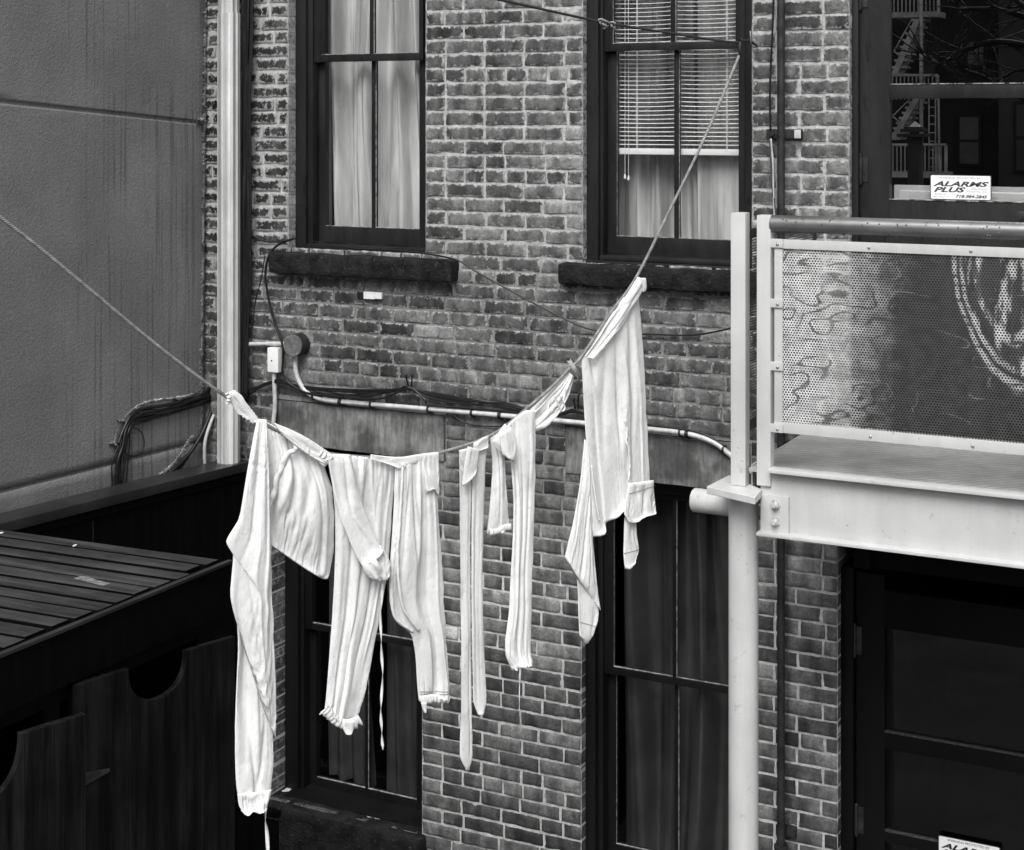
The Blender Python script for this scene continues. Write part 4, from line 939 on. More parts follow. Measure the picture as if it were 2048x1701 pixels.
# ================================================================== CLOTHESLINE AND LAUNDRY
PA = atD(0, 435, 5.0); PB = atY(1482, 100, -.12)
dr = (PB - PA); dr.z = 0; dr.normalize(); nr = V((dr.y, -dr.x, 0))
if nr.dot(CAM - PA) < 0: nr = -nr
def lp(px, py, off=0.0): return atP(px, py, PA + nr * off, nr)
def loff(px, py, off): return lp(px, py) + nr * off
def twisted(path, R, pitch, mb):
    pts = crom(path, 10); cum = [0]
    for a, b in zip(pts, pts[1:]): cum.append(cum[-1] + (b - a).length)
    n = int(cum[-1] / (pitch / 9)); P = []; j = 0
    for i in range(n + 1):
        s = cum[-1] * i / n
        while j < len(cum) - 2 and cum[j + 1] < s: j += 1
        t = (s - cum[j]) / max(1e-9, cum[j + 1] - cum[j]); P.append((pts[j].lerp(pts[j + 1], t), (pts[j + 1] - pts[j]).normalized(), s))
    for k in range(3):
        st = []
        for p, t, s in P:
            a = t.cross(UP).normalized(); b = a.cross(t); q = 2 * math.pi * (s / pitch + k / 3); st.append(p + (a * math.cos(q) + b * math.sin(q)) * R * .47)
        mb.tube(st, R * .58, 6)
    return mb
ext = lp(-700, -60)
line = empty('clothesline', PB, 'pale twisted rope sagging from the window pulley to the left edge, laundry on it', 'rope')
line_px = [(-420, 120), (0, 435), (150, 555), (300, 680), (400, 757), (465, 802), (520, 842), (600, 886), (650, 906), (720, 914), (800, 917), (860, 910), (925, 893), (970, 876), (1005, 857), (1065, 808), (1110, 768), (1140, 737), (1165, 711), (1220, 628), (1272, 556), (1340, 420), (1400, 296), (1440, 205), (1478, 112)]
mb = MB(); twisted([lp(x, y) for x, y in line_px], .0064, .026, mb); mb.build('rope', m_rope, line, smooth=True, fix=False)
ul = empty('return_line', PB, 'dark thin return rope running from the pulley up past the window top, knotted', 'rope')
mb = MB(); twisted([lp(x, y) for x, y in ((1484, 86), (1440, 82), (1350, 68), (1222, 48), (1190, 42), (1000, 0), (800, -45), (500, -120))], .0055, .03, mb); mb.build('rope', m_rope_dark, ul, smooth=True, fix=False)
mb = MB(); q = random.Random(4)
for px, py in ((1202, 44), (1208, 47), (1213, 49), (1225, 50)):
    c = lp(px, py); mb.tube([c + dr * (.010 * math.cos(a)) + V((0, 0, .011 * math.sin(a))) + nr * (.007 * math.sin(a * 2)) for a in [k * .7 for k in range(10)]], .0045, 6)
mb.tube(crom([lp(1211, 48), lp(1212, 54), lp(1207, 58)], 4), .004, 6); mb.tube(crom([lp(1225, 48), lp(1230, 54), lp(1226, 58)], 4), .0035, 6)
mb.build('rag_knot', m_rope, ul, smooth=True)
pul = empty('pulley', PB, 'small black iron pulley hooked to the right window frame holding the clothesline', 'pulley')
c = PB + UP * .0
mb = MB(); mb.sphere((c.x, c.y, c.z + .004), .032, 10, (.35, .75, 1.15)); mb.tube([c + nr * .013 + UP * .035, c + UP * .047, c - nr * .01 + UP * .035], .006, 8); mb.build('block', m_iron, pul, smooth=True)
mb = MB(); mb.tube(crom([c + UP * .035, c + V((.02, .04, .04)), c + V((.03, .10, .025)), c + V((.03, .16, .02))], 6), .005, 8); mb.build('hook', m_iron, pul, smooth=True)
mb = MB(); e = c + V((.035, .03, .02)); mb.tube([e, e + V((.0, -.01, .06))], .0035, 6); mb.build('rope_end', m_rope, pul, smooth=True)

def polyat(P, t):
    """arc-length point on a pixel polyline"""
    if len(P) == 1: return V((P[0][0], P[0][1], 0))
    return _pl(tuple(P), t)
_cache = {}
def _pl(P, t):
    if P not in _cache:
        pts = [V((x, y, 0)) for x, y in P]
        for _ in range(1):      # cut the corners a little, ends stay put
            q_ = [pts[0]]
            for a_, b_ in zip(pts, pts[1:]): q_ += [a_.lerp(b_, .18), a_.lerp(b_, .82)]
            pts = q_ + [pts[-1]]
        cum = [0]
        for a, b in zip(pts, pts[1:]): cum.append(cum[-1] + (b - a).length)
        _cache[P] = (pts, cum)
    pts, cum = _cache[P]; s = t * cum[-1]; import bisect
    j = min(len(cum) - 2, max(0, bisect.bisect_right(cum, s) - 1))
    return pts[j].lerp(pts[j + 1], (s - cum[j]) / max(1e-9, cum[j + 1] - cum[j]))
def cloth(name, par_, mat, left, right, top=None, bottom=None, T=.02, off=0.0, nf=3, amp=.014, seed=0, nu=46, nv=None, wr=.004, gather=0.0, gn=7, gend=.25, folds=(), closed=True, ragged=0.0, botgather=0.0, axis='v', label=None, crease=.006, prof_p=.42, diag=0.0, bulge=0.0, slack=.075, stiff=(.04, .12), depth=.04):
    top = top or [left[0], right[0]]; bottom = bottom or [left[-1], right[-1]]
    T *= .42; amp *= .75; gather *= .7; botgather *= .8
    L = (lp(*left[0]) - lp(*left[-1])).length; W = max((lp(*polyat(left, t)[:2]) - lp(*polyat(right, t)[:2])).length for t in (.1, .5, .9))
    nv = nv or max(14, int(L / .0075)); nv = min(nv, 170)
    c00, c10 = V((*left[0], 0)), V((*right[0], 0)); c01, c11 = V((*left[-1], 0)), V((*right[-1], 0))
    def px(u, v):
        a = polyat(left, v) * (1 - u) + polyat(right, v) * u; b = polyat(top, u) * (1 - v) + polyat(bottom, u) * v
        c = (c00 * (1 - u) + c10 * u) * (1 - v) + (c01 * (1 - u) + c11 * u) * v
        return a + b - c
    rf = random.Random(seed * 7 + 1); auto = []
    for i in range(max(2, int(round(nf * 1.7)))):
        u0 = (i + rf.uniform(.1, .9)) / max(2, int(round(nf * 1.7))); v0 = rf.choice((-.2, -.2, rf.uniform(0, .5))); v1 = v0 + rf.uniform(.3, .9)
        auto.append((u0, u0 + rf.uniform(-.22, .22) + diag * .15, rf.uniform(.012, .030) / W, amp * rf.uniform(.4, 1.3) * rf.choice((1, -1, -1)), v0, v1, rf.choice((.28, .4, 1, 2.5, 3.5))))
    for (u0, u1, wd, am, v0, v1) in folds: auto.append((u0, u1, wd, am * .55, v0, v1, rf.choice((.35, 3.0))))
    def height(u, v):
        su, sv = u * W, v * L
        h = amp * .9 * nz(su * 5.5, sv * 1.8, seed + 7)
        g = max(gather * max(0, 1 - v / gend), botgather * max(0, 1 - (1 - v) / .10))
        if g: h += g * (abs(math.sin(math.pi * (u * gn + .9 * nz(u * 3, v * 2, seed + 2)))) ** .8 - .5)
        b_ = nz(su * 8, sv * 5, seed + 15); c_ = nz(su * 17 - sv * 8, sv * 11 + su * 8, seed + 21)
        h += wr * 1.3 * b_ - crease * .85 * max(0, 1 - abs(c_) * 7) * max(0, nz(su * 4, sv * 5, seed + 31)) * 1.6
        for (u0, u1, wd, am, v0, v1, asy) in auto:
            t = (v - v0) / max(1e-6, (v1 - v0))
            if -.2 < t < 1.2:
                d = (u - (u0 + (u1 - u0) * t + .085 * nz(v * L * 2.6, seed, u0 * 9))) / wd
                if asy < 1 and d > 0: d /= asy
                elif asy > 1 and d < 0: d *= asy
                if abs(d) < 3:
                    k = min(1, max(0, (t + .2) / .35)) * min(1, max(0, (1.2 - t) / .35)); h += am * math.exp(-d * d) * k * k * (3 - 2 * k)
        return h
    def prof(u): return max(0.0, 1 - (2 * u - 1) ** 2) ** prof_p
    def vprof(v): return .5 + .5 * min(1, v / .06) * (1 if not botgather else min(1, .5 + (1 - v) / .05))
    us = [.5 - .5 * math.cos(math.pi * i / nu) * (1 - .0) for i in range(nu + 1)]
    us = [.6 * a + .4 * i / nu for i, a in enumerate(us)]
    vs = []; fs = []
    nu_ = nu + 1; P = np.zeros((nv + 1, nu_, 3)); E = np.zeros((nv + 1, nu_)); EX = np.zeros((nv + 1, nu_)); B0 = np.zeros((nv + 1, nu_))
    for j in range(nv + 1):
        v = j / nv
        for i, u in enumerate(us):
            q = px(u, v)
            if ragged and j > nv - 3: q = q + V((nz(u * 30, seed) * ragged * .5, (abs(nz(u * 60, seed, 3)) * 2 + nz(u * 17, seed) * 1.5) * ragged * (1 - (nv - j) / 3), 0))
            ed = min(u, 1 - u); q = q + V((1.6 * nz(v * L * 14, seed, i > nu / 2) * max(0, 1 - ed * 8), 0, 0))
            p = lp(q.x, q.y) - PA; e = min(1, ed * 7)
            P[j, i] = (p.dot(dr), p.z, 0); E[j, i] = .12 + .88 * e
            hh = height(u, v); B0[j, i] = hh
            P[j, i, 2] = hh * E[j, i]
            ms = max(0.0, .55 + 1.5 * nz(u * 2.2, v * 2.0, seed + 40)); gt = max(0, 1 - v / max(.02, gend)) if gather else 0
            EX[j, i] = slack * (ms + 1.3 * gt + (1.2 * max(0, 1 - (1 - v) / .12) if botgather else 0))
    flat = P.copy(); flat[:, :, 2] = 0; tgt = flat.copy()
    dh = np.linalg.norm(flat[:, 1:] - flat[:, :-1], axis=2) * (1 + .5 * (EX[:, 1:] + EX[:, :-1]))
    dv = np.linalg.norm(flat[1:] - flat[:-1], axis=2) * (1 + .22 * .5 * (EX[1:] + EX[:-1]))
    sh = np.sqrt(.5 * (dh[1:] ** 2 + dh[:-1] ** 2) + .5 * (dv[:, 1:] ** 2 + dv[:, :-1] ** 2)); 
    fs1 = np.linalg.norm(flat[1:, 1:] - flat[:-1, :-1], axis=2); fs2 = np.linalg.norm(flat[1:, :-1] - flat[:-1, 1:], axis=2)
    fh = .5 * (np.linalg.norm(flat[1:, 1:] - flat[1:, :-1], axis=2) + np.linalg.norm(flat[:-1, 1:] - flat[:-1, :-1], axis=2)); rat = .5 * (dh[1:] + dh[:-1]) / np.maximum(fh, 1e-6)
    d1, d2 = fs1 * (1 + (rat - 1) * .6), fs2 * (1 + (rat - 1) * .6)
    def con(A, B, r, w=.5):
        d = B - A; l = np.maximum(np.linalg.norm(d, axis=-1, keepdims=True), 1e-7); c = d * ((l - r[..., None]) / l) * w; A += c; B -= c
    for it in range(170 if slack else 0):
        P[1:, :, 1] -= .00006
        for o_ in (0, 1):
            n_ = P[:, o_:-1:2].shape[1]; con(P[:, o_:-1:2], P[:, o_ + 1::2][:, :n_], dh[:, o_::2][:, :n_])
            n_ = P[o_:-1:2].shape[0]; con(P[o_:-1:2], P[o_ + 1::2][:n_], dv[o_::2][:n_])
        for o_ in (0, 1):
            n_ = P[o_:-1:2].shape[0]
            for q_ in (0, 1):
                A = P[o_:-1:2, q_:-1:2]; m_ = A.shape[1]; con(A, P[o_ + 1::2, q_ + 1::2][:n_, :m_], d1[o_::2, q_::2][:n_, :m_], .3)
                con(P[o_:-1:2, q_ + 1::2][:, :m_], P[o_ + 1::2, q_:-1:2][:n_, :m_], d2[o_::2, q_::2][:n_, :m_], .3)
        Nn = P[:, :, 2]
        Nn[1:-1] += stiff[1] * (.5 * (Nn[2:] + Nn[:-2]) - Nn[1:-1]); Nn[:, 1:-1] += stiff[0] * (.5 * (Nn[:, 2:] + Nn[:, :-2]) - Nn[:, 1:-1])
        np.clip(Nn, -depth * .7, depth, out=Nn)
        P[:, 0, :2] = tgt[:, 0, :2]; P[:, -1, :2] = tgt[:, -1, :2]; P[:, 0, 2] *= .6; P[:, -1, 2] *= .6
        P[0, :, :2] = tgt[0, :, :2]; P[0, :, 2] *= .85; P[-1, :, :2] += .35 * (tgt[-1, :, :2] - P[-1, :, :2])
        P[1:-1, 1:-1, :2] += .01 * (tgt[1:-1, 1:-1, :2] - P[1:-1, 1:-1, :2])
    for j in range(nv + 1):
        v = j / nv
        for i, u in enumerate(us):
            a_, z_, n_ = P[j, i]
            vs.append(V((PA.x, PA.y, PA.z)) + dr * float(a_) + UP * float(z_) + nr * (off + T * prof(u) * vprof(v) + float(n_) + .30 * float(B0[j, i] * E[j, i]) + bulge * math.sin(math.pi * u) * math.sin(math.pi * v)))
    W1 = nu + 1
    fs += [(j * W1 + i, j * W1 + i + 1, (j + 1) * W1 + i + 1, (j + 1) * W1 + i) for j in range(nv) for i in range(nu)]
    if closed:
        b = len(vs); nb_ = 8
        us2 = [i / nb_ for i in range(nb_ + 1)]; nv2 = max(8, nv // 4)
        for j in range(nv2 + 1):
            v = j / nv2
            for u in us2:
                q = px(u, v); vs.append(lp(q.x, q.y) + nr * (off - T * prof(u) * vprof(v) - .002))
        fs += [(b + j * 9 + i + 1, b + j * 9 + i, b + (j + 1) * 9 + i, b + (j + 1) * 9 + i + 1) for j in range(nv2) for i in range(8)]
        # stitch edges with strips
        def edge(front, back):
            # front list of vert ids long, back short
            nfv, nbv = len(front), len(back); j = 0
            for i in range(nfv - 1):
                while j < nbv - 1 and j + .5 <= (i + .5) / (nfv - 1) * (nbv - 1): fs.append((front[i], back[j], back[j + 1])); j += 1
                fs.append((front[i], back[j], front[i + 1]))
            while j < nbv - 1: fs.append((front[-1], back[j], back[j + 1])); j += 1
        edge([j * W1 for j in range(nv + 1)], [b + j * 9 for j in range(nv2 + 1)])
        edge([j * W1 + nu for j in range(nv + 1)], [b + j * 9 + 8 for j in range(nv2 + 1)])
        edge(list(range(nu + 1)), [b + i for i in range(9)])
        if not ragged: edge([nv * W1 + i for i in range(nu + 1)], [b + nv2 * 9 + i for i in range(9)])
    m = MB(); m.add(vs, fs); o = m.build(name, mat, par_, smooth=True, fix=True)
    if label: o['label'] = label
    if not closed:
        so = o.modifiers.new('thickness', 'SOLIDIFY'); so.thickness = .002
    return o
def ruffle(name, par_, mat, path, w, off, n, amp, seed=0, side=1, droop=0.0):
    """frilled strip along a pixel path, w in px"""
    pts = crom([V((x, y, 0)) for x, y in path], 14); cum = [0]
    for a, b in zip(pts, pts[1:]): cum.append(cum[-1] + (b - a).length)
    N = n * 8; vs = []; K = 5
    for i in range(N + 1):
        s = cum[-1] * i / N; j = 0
        while j < len(cum) - 2 and cum[j + 1] < s: j += 1
        t = (s - cum[j]) / max(1e-9, cum[j + 1] - cum[j]); p = pts[j].lerp(pts[j + 1], t); d = (pts[j + 1] - pts[j]).normalized(); nn = V((-d.y, d.x, 0)) * side
        for k in range(K):
            f = k / (K - 1); ph = 2 * math.pi * n * i / N + 2.6 * nz(i * .07, seed)
            q = p + nn * (w * f * (1 + .45 * nz(i * .13, seed, 4))) + d * (math.sin(ph) * w * .10 * f)
            vs.append(lp(q.x, q.y) + nr * (off + amp * (.15 + .85 * f) * math.sin(ph + f * .9) * (.55 + .9 * abs(nz(i * .06, seed, 8)) * 1.6) + .004 * math.sin(math.pi * f)))
    fs = [(i * K + k, i * K + k + 1, (i + 1) * K + k + 1, (i + 1) * K + k) for i in range(N) for k in range(K - 1)]
    m = MB(); m.add(vs, fs); o = m.build(name, mat, par_, smooth=True, fix=False); so = o.modifiers.new('thickness', 'SOLIDIFY'); so.thickness = .0012; return o
def tape(name, par_, mat, path, w, off, twist, seed=0):
    pts = crom([V((x, y, 0)) for x, y in path], 16); vs = []; n = len(pts)
    for i, p in enumerate(pts):
        a = twist * math.pi * i / n; wd = w * .00105; sx = dr * math.cos(a) + nr * math.sin(a); c = lp(p.x, p.y) + nr * off
        for k in (-1, 0, 1): vs.append(c + sx * wd * k * (.9 if i < n - 3 else .5) + nr * .001 * (1 - abs(k)))
    m = MB(); m.add(vs, [(i * 3 + k, i * 3 + k + 1, i * 3 + k + 4, i * 3 + k + 3) for i in range(n - 1) for k in (0, 1)])
    o = m.build(name, mat, par_, smooth=True, fix=False); so = o.modifiers.new('thickness', 'SOLIDIFY'); so.thickness = .001; return o
# --- A  blouse
A = empty('blouse', lp(600, 1150), 'white long sleeved blouse pinned at the low left end of the line', 'blouse', None)
cloth('long_sleeve', A, m_cloth,
      [(505, 836), (498, 868), (487, 930), (478, 985), (470, 1035), (453, 1060), (443, 1078), (446, 1088), (459, 1098), (455, 1140), (451, 1185), (458, 1222), (472, 1262)],
      [(524, 836), (525, 880), (528, 930), (530, 1000), (532, 1060), (533, 1120), (534, 1180), (537, 1240), (539, 1300), (541, 1360), (542, 1420), (542, 1470)],
      bottom=[(472, 1262), (484, 1300), (500, 1345), (516, 1400), (530, 1440), (542, 1470)], T=.036, off=.036, nf=1.6, amp=.015, seed=2, wr=.005, gather=.01, gn=3, gend=.35, slack=.07, folds=((.45, .35, .06, -.016, .0, .45), (.7, .8, .05, -.014, .0, .4), (.3, .8, .05, -.012, .6, .95), (.6, .75, .05, .012, .4, .9)))
lower = cloth('lower_sleeve', A, m_cloth, [(470, 1225), (474, 1290), (471, 1350), (468, 1420), (467, 1500), (469, 1570), (478, 1615)], [(520, 1240), (530, 1330), (538, 1400), (543, 1470), (544, 1520), (539, 1565), (534, 1590), (528, 1603)],
      bottom=[(478, 1615), (485, 1622), (497, 1612), (506, 1619), (520, 1611), (528, 1603)], T=.030, off=.012, nf=1.6, amp=.014, seed=3, wr=.006, slack=.11, botgather=.014, gn=4, folds=((.35, .55, .06, -.022, .55, 1.0), (.7, .5, .05, -.016, .6, 1.0), (.5, .6, .06, .012, .1, .7)))
cloth('sleeve_cuff', A, m_cloth, [(469, 1584), (472, 1605), (477, 1617)], [(537, 1574), (533, 1592), (527, 1604)], bottom=[(477, 1617), (486, 1624), (497, 1614), (507, 1621), (520, 1612), (527, 1604)], T=.026, off=.022, nf=4, amp=.010, seed=6, closed=False, nv=18, slack=.25, nu=40)
cloth('bodice', A, m_cloth, [(518, 836), (526, 880), (531, 930), (533, 990), (531, 1040), (529, 1072)], [(642, 905), (655, 945), (668, 985), (672, 1040), (669, 1100), (664, 1140), (662, 1152)],
      top=[(518, 836), (560, 858), (600, 878), (642, 905)], bottom=[(529, 1072), (540, 1090), (556, 1100), (590, 1124), (625, 1147), (645, 1158), (656, 1157), (662, 1152)], T=.030, off=-.01, nf=1.6, amp=.016, seed=5, nu=80, wr=.008, diag=-.6, bulge=.045, slack=.10,
      folds=((.72, .80, .035, -.022, .15, .95), (.86, .93, .03, .014, .1, .95), (.42, .30, .05, -.030, .02, .62), (.35, .14, .05, .020, .25, .7), (.66, .5, .06, -.016, .3, .6), (.1, .18, .06, -.026, .5, .95)))
cloth('rolled_yoke', A, m_cloth, [(540, 843), (575, 857), (605, 872), (640, 895), (655, 905)], [(552, 862), (585, 890), (615, 912), (640, 925), (652, 925)], T=.020, off=.03, nf=2, amp=.007, seed=8, nu=30, slack=.16)
ruffle('collar_frill', A, m_cloth, [(580, 870), (590, 888), (585, 902), (571, 910), (561, 934), (550, 958), (546, 985), (535, 1012), (530, 1040)], 11, .030, 7, .0045, 3)
cloth('shoulder_knot', A, m_cloth, [(455, 786), (460, 806), (470, 822), (488, 836), (506, 846)], [(468, 780), (484, 792), (490, 804), (500, 818), (516, 838)], T=.022, off=.006, nf=2.5, amp=.008, seed=12, nu=34, slack=.30)
ruffle('knot_frill', A, m_cloth, [(452, 782), (458, 795), (455, 808)], 9, .02, 3, .006, 3)
cloth('bent_sleeve', A, m_cloth, [(644, 905), (652, 950), (662, 1000), (678, 1050), (698, 1100), (714, 1128)], [(690, 906), (702, 955), (714, 1005), (732, 1050), (748, 1084), (756, 1096)],
      bottom=[(714, 1128), (735, 1112), (756, 1096)], T=.030, off=.036, nf=1.5, amp=.012, seed=15, wr=.006, slack=.10, folds=((.7, .45, .06, -.018, .0, .55), (.3, .6, .06, -.016, .3, .8), (.4, .85, .05, .012, .5, .9)))
cloth('sleeve_cuff', A, m_cloth, [(710, 1120), (718, 1138), (728, 1151), (742, 1158)], [(750, 1086), (764, 1104), (769, 1122), (767, 1140)], bottom=[(742, 1158), (748, 1150), (755, 1156), (762, 1147), (767, 1140)], T=.030, off=.040, nf=3, amp=.012, seed=17, nu=40, nv=34, slack=.32, stiff=(.03, .05))
ruffle('sleeve_gather', A, m_cloth, [(634, 896), (646, 905), (650, 920), (640, 932)], 14, .034, 4, .007, 5)
tape('cuff_tie', A, m_cloth, [(527, 1596), (525, 1630), (529, 1665), (531, 1730)], 7, .02, 1.6)
# --- B  bloomers
B = empty('bloomers', lp(770, 1430), 'white wide legged bloomers with buttoned waistband and ragged frilled cuffs', 'bloomers')
ll_ = cloth('left_leg', B, m_cloth_b, [(655, 908), (664, 960), (671, 1030), (671, 1110), (667, 1200), (660, 1300), (653, 1390), (650, 1416)], [(792, 917), (786, 1000), (780, 1080), (774, 1150), (762, 1225), (746, 1300), (738, 1350), (730, 1385), (713, 1440)],
      top=[(655, 906), (700, 911), (750, 916), (792, 917)], bottom=[(650, 1416), (672, 1440), (690, 1448), (713, 1440)], T=.026, off=.0, nf=2.4, amp=.016, seed=21, nu=80, wr=.006, crease=.010, gather=.010, gn=12, gend=.16, ragged=3.5,
      folds=((.55, .42, .035, -.022, .08, .95), (.78, .62, .03, -.018, .05, .8), (.33, .25, .04, -.018, .2, .95), (.62, .72, .04, .014, .05, .45), (.9, .8, .03, .012, .1, .7), (.25, .6, .05, -.02, .07, .2), (.3, .62, .05, -.02, .2, .32)))
rl_ = cloth('right_leg', B, m_cloth_b, [(785, 917), (783, 1000), (778, 1080), (773, 1150), (774, 1208), (785, 1240), (818, 1264), (826, 1310), (829, 1370), (832, 1398)], [(866, 909), (868, 990), (873, 1060), (880, 1150), (884, 1250), (890, 1330), (893, 1365), (890, 1396)],
      top=[(785, 917), (810, 917), (840, 912), (866, 909)], bottom=[(832, 1398), (850, 1393), (872, 1391), (890, 1396)], T=.028, off=.02, nf=2.6, amp=.014, seed=25, slack=.065, nu=70, wr=.006, crease=.010, gather=.010, gn=8, gend=.16, ragged=3.0, botgather=.006,
      folds=((.42, .50, .035, -.018, .05, .55), (.75, .62, .04, -.02, .06, .95), (.9, .88, .03, .012, .05, .9), (.3, .2, .03, -.010, .1, .5), (.55, .45, .05, .016, .1, .9)))
ruffle('placket_frill', B, m_cloth_b, [(794, 930), (791, 985), (787, 1050), (783, 1110), (787, 1175), (796, 1215), (812, 1240), (826, 1258)], 5, .033, 15, .0008, 2, side=-1)
ruffle('placket_frill', B, m_cloth_b, [(781, 1080), (774, 1140), (774, 1205), (784, 1238), (816, 1262)], 6, .026, 12, .0010, 6, side=-1)
ruffle('cuff_frill', B, m_cloth_b, [(651, 1408), (670, 1428), (690, 1436), (712, 1428)], 20, .016, 10, .0030, 4, side=1)
ruffle('cuff_frill', B, m_cloth_b, [(830, 1388), (850, 1384), (872, 1383), (891, 1386)], 18, .032, 10, .0030, 8, side=1)
cloth('cuff_tab', B, m_cloth_b, [(682, 1440), (681, 1455), (686, 1466)], [(704, 1440), (702, 1455), (698, 1465)], T=.010, off=.02, nf=1, amp=.004, seed=3, nv=12, nu=14)
cloth('cuff_tab', B, m_cloth_b, [(831, 1400), (833, 1410), (837, 1419)], [(842, 1398), (842, 1409), (841, 1418)], T=.008, off=.04, nf=1, amp=.003, seed=5, nv=10, nu=12)
cloth('waistband', B, m_cloth_b, [(735, 907), (734, 916)], [(868, 902), (867, 920)], top=[(735, 907), (765, 911), (797, 913), (835, 906), (868, 902)], bottom=[(734, 916), (765, 924), (796, 937), (828, 922), (867, 920)], T=.010, off=.024, nf=6, amp=.004, seed=7, nu=70, nv=14, wr=.002, slack=.10)
cloth('draped_end', B, m_cloth_b, [(838, 905), (838, 935), (842, 985)], [(868, 902), (868, 940), (868, 990)], bottom=[(842, 985), (856, 972), (868, 990)], T=.012, off=.034, nf=2, amp=.008, seed=9, nu=30, nv=40, slack=.14)
p = loff(797, 926, .040); mb = MB(); mb.tube([p - nr * .004, p + nr * .001, p + nr * .0025, p + nr * .0015], [.0075, .0075, .006, .003], 18); mb.build('button', m_plastic_white, B, auto=40)
tape('drawstring_tape', B, m_cloth_b, [(757, 1165), (753, 1230), (754, 1290), (757, 1350), (753, 1410), (755, 1455), (757, 1495)], 5.2, .03, 5.5, 1)
# --- C stockings
Cc = empty('stocking', lp(928, 1535), 'long pale knitted stocking hanging lowest, left of the pair, knotted on the line', 'stocking', 'stockings on the clothesline')
cloth('leg', Cc, m_cloth_c, [(916, 900), (917, 980), (918, 1080), (919, 1200), (920, 1320), (920, 1420), (917, 1480), (917, 1515), (930, 1540)], [(938, 895), (939, 980), (937, 1080), (938, 1200), (939, 1320), (940, 1420), (942, 1480), (942, 1510), (934, 1540)], T=.012, off=.01, nf=1.2, amp=.006, seed=31, slack=.05, nu=26, crease=.005, wr=.003, folds=((.75, .7, .10, -.009, .05, .95),))
cloth('folded_top', Cc, m_cloth_c, [(925, 890), (918, 930), (914, 970)], [(948, 896), (945, 925), (942, 940)], bottom=[(914, 970), (928, 955), (942, 940)], T=.012, off=.035, nf=2, amp=.007, seed=33, nu=22, crease=.007)
tape('tie_tape', Cc, m_cloth_c, [(914, 905), (916, 925), (915, 942)], 3, .03, 1.5)
Cd = empty('stocking', lp(952, 1428), 'shorter greyish knitted stocking draped beside the long one, right of the pair', 'stocking', 'stockings on the clothesline')
cloth('leg', Cd, m_cloth_c, [(943, 885), (940, 960), (939, 1080), (939, 1200), (940, 1300), (942, 1360), (942, 1400), (951, 1428)], [(970, 872), (965, 950), (962, 1060), (960, 1160), (962, 1260), (966, 1340), (969, 1398), (962, 1424)], T=.013, off=.015, nf=1.4, amp=.007, seed=35, slack=.06, nu=28, crease=.006, wr=.003, folds=((.35, .3, .10, -.009, .1, .95), (.7, .6, .08, -.008, .3, .9)))
cloth('folded_top', Cd, m_cloth_c, [(942, 888), (944, 900)], [(968, 870), (968, 892)], top=[(942, 888), (955, 874), (968, 870)], T=.014, off=.03, nf=1.5, amp=.005, seed=37, nu=20, nv=16)
# --- D drawers
Dd = empty('drawers', lp(1030, 1335), 'long narrow white drawers folded over the line between stockings and nightshirt', 'drawers')
cloth('long_leg', Dd, m_cloth, [(1008, 852), (1016, 920), (1022, 1000), (1020, 1080), (1015, 1160), (1012, 1230), (1004, 1280), (1005, 1310), (1018, 1338)], [(1064, 818), (1065, 900), (1063, 1000), (1060, 1100), (1057, 1200), (1055, 1290), (1057, 1326)], top=[(1008, 852), (1025, 835), (1045, 820), (1064, 818)], bottom=[(1018, 1338), (1036, 1326), (1057, 1326)], T=.022, off=.02, nf=2.2, amp=.012, seed=41, nu=50, crease=.008, botgather=.008, gn=5, ragged=1.5, folds=((.48, .5, .05, -.022, .15, .98), (.75, .72, .05, -.012, .1, .9), (.25, .3, .05, .012, .1, .8), (.18, .5, .06, -.014, .0, .12)))
cloth('short_leg', Dd, m_cloth, [(980, 872), (986, 930), (981, 1000), (976, 1050), (974, 1066)], [(1004, 858), (1010, 930), (1014, 1000), (1017, 1045), (1020, 1060)], bottom=[(974, 1066), (992, 1066), (1008, 1058), (1020, 1060)], T=.018, off=.0, nf=1.6, amp=.010, seed=43, nu=34, crease=.008, ragged=2.5, folds=((.45, .5, .06, -.018, .1, .95),))
ruffle('leg_frill', Dd, m_cloth, [(975, 1056), (990, 1056), (1005, 1048), (1018, 1046)], 13, .012, 8, .003, 4)
cloth('turned_waist', Dd, m_cloth, [(975, 880), (985, 895), (1000, 905)], [(1000, 845), (1014, 862), (1022, 880)], T=.014, off=.035, nf=2.4, amp=.008, seed=45, nu=30, crease=.010, axis='v')
cloth('waist_fold', Dd, m_cloth, [(985, 865), (987, 890), (990, 905)], [(1006, 850), (1020, 880), (1012, 920)], T=.010, off=.05, nf=1.5, amp=.006, seed=47, nu=22, crease=.006)
ruffle('leg_frill', Dd, m_cloth, [(1022, 1318), (1036, 1314), (1056, 1314)], 15, .026, 7, .003, 2)
tape('drawstring_tape', Dd, m_cloth, [(1031, 1330), (1030, 1370), (1029, 1418)], 2.2, .03, 2)
# --- E petticoat bundle and peg
E = empty('petticoat', lp(1100, 850), 'white petticoat bunched along the steep part of the line, held by a peg', 'petticoat')
cloth('bunched_skirt', E, m_cloth, [(1058, 822), (1080, 800), (1100, 780), (1120, 760), (1136, 742)], [(1066, 864), (1092, 853), (1118, 828), (1136, 792), (1147, 756)], T=.028, off=.0, nf=5, amp=.013, seed=51, nu=60, nv=60, crease=.010, folds=((.5, .45, .05, -.016, .0, .95), (.75, .7, .04, -.014, .0, .9), (.25, .3, .04, .012, .1, .9)), slack=.16)
tape('waist_ties', E, m_cloth, [(1090, 788), (1098, 805), (1104, 818), (1110, 812), (1106, 798), (1098, 784)], 4, .062, .6)
tape('waist_ties', E, m_cloth, [(1112, 768), (1110, 785), (1106, 800)], 3.6, .062, .3)
tape('waist_ties', E, m_cloth, [(1080, 800), (1076, 815), (1066, 825)], 3.6, .062, .3)
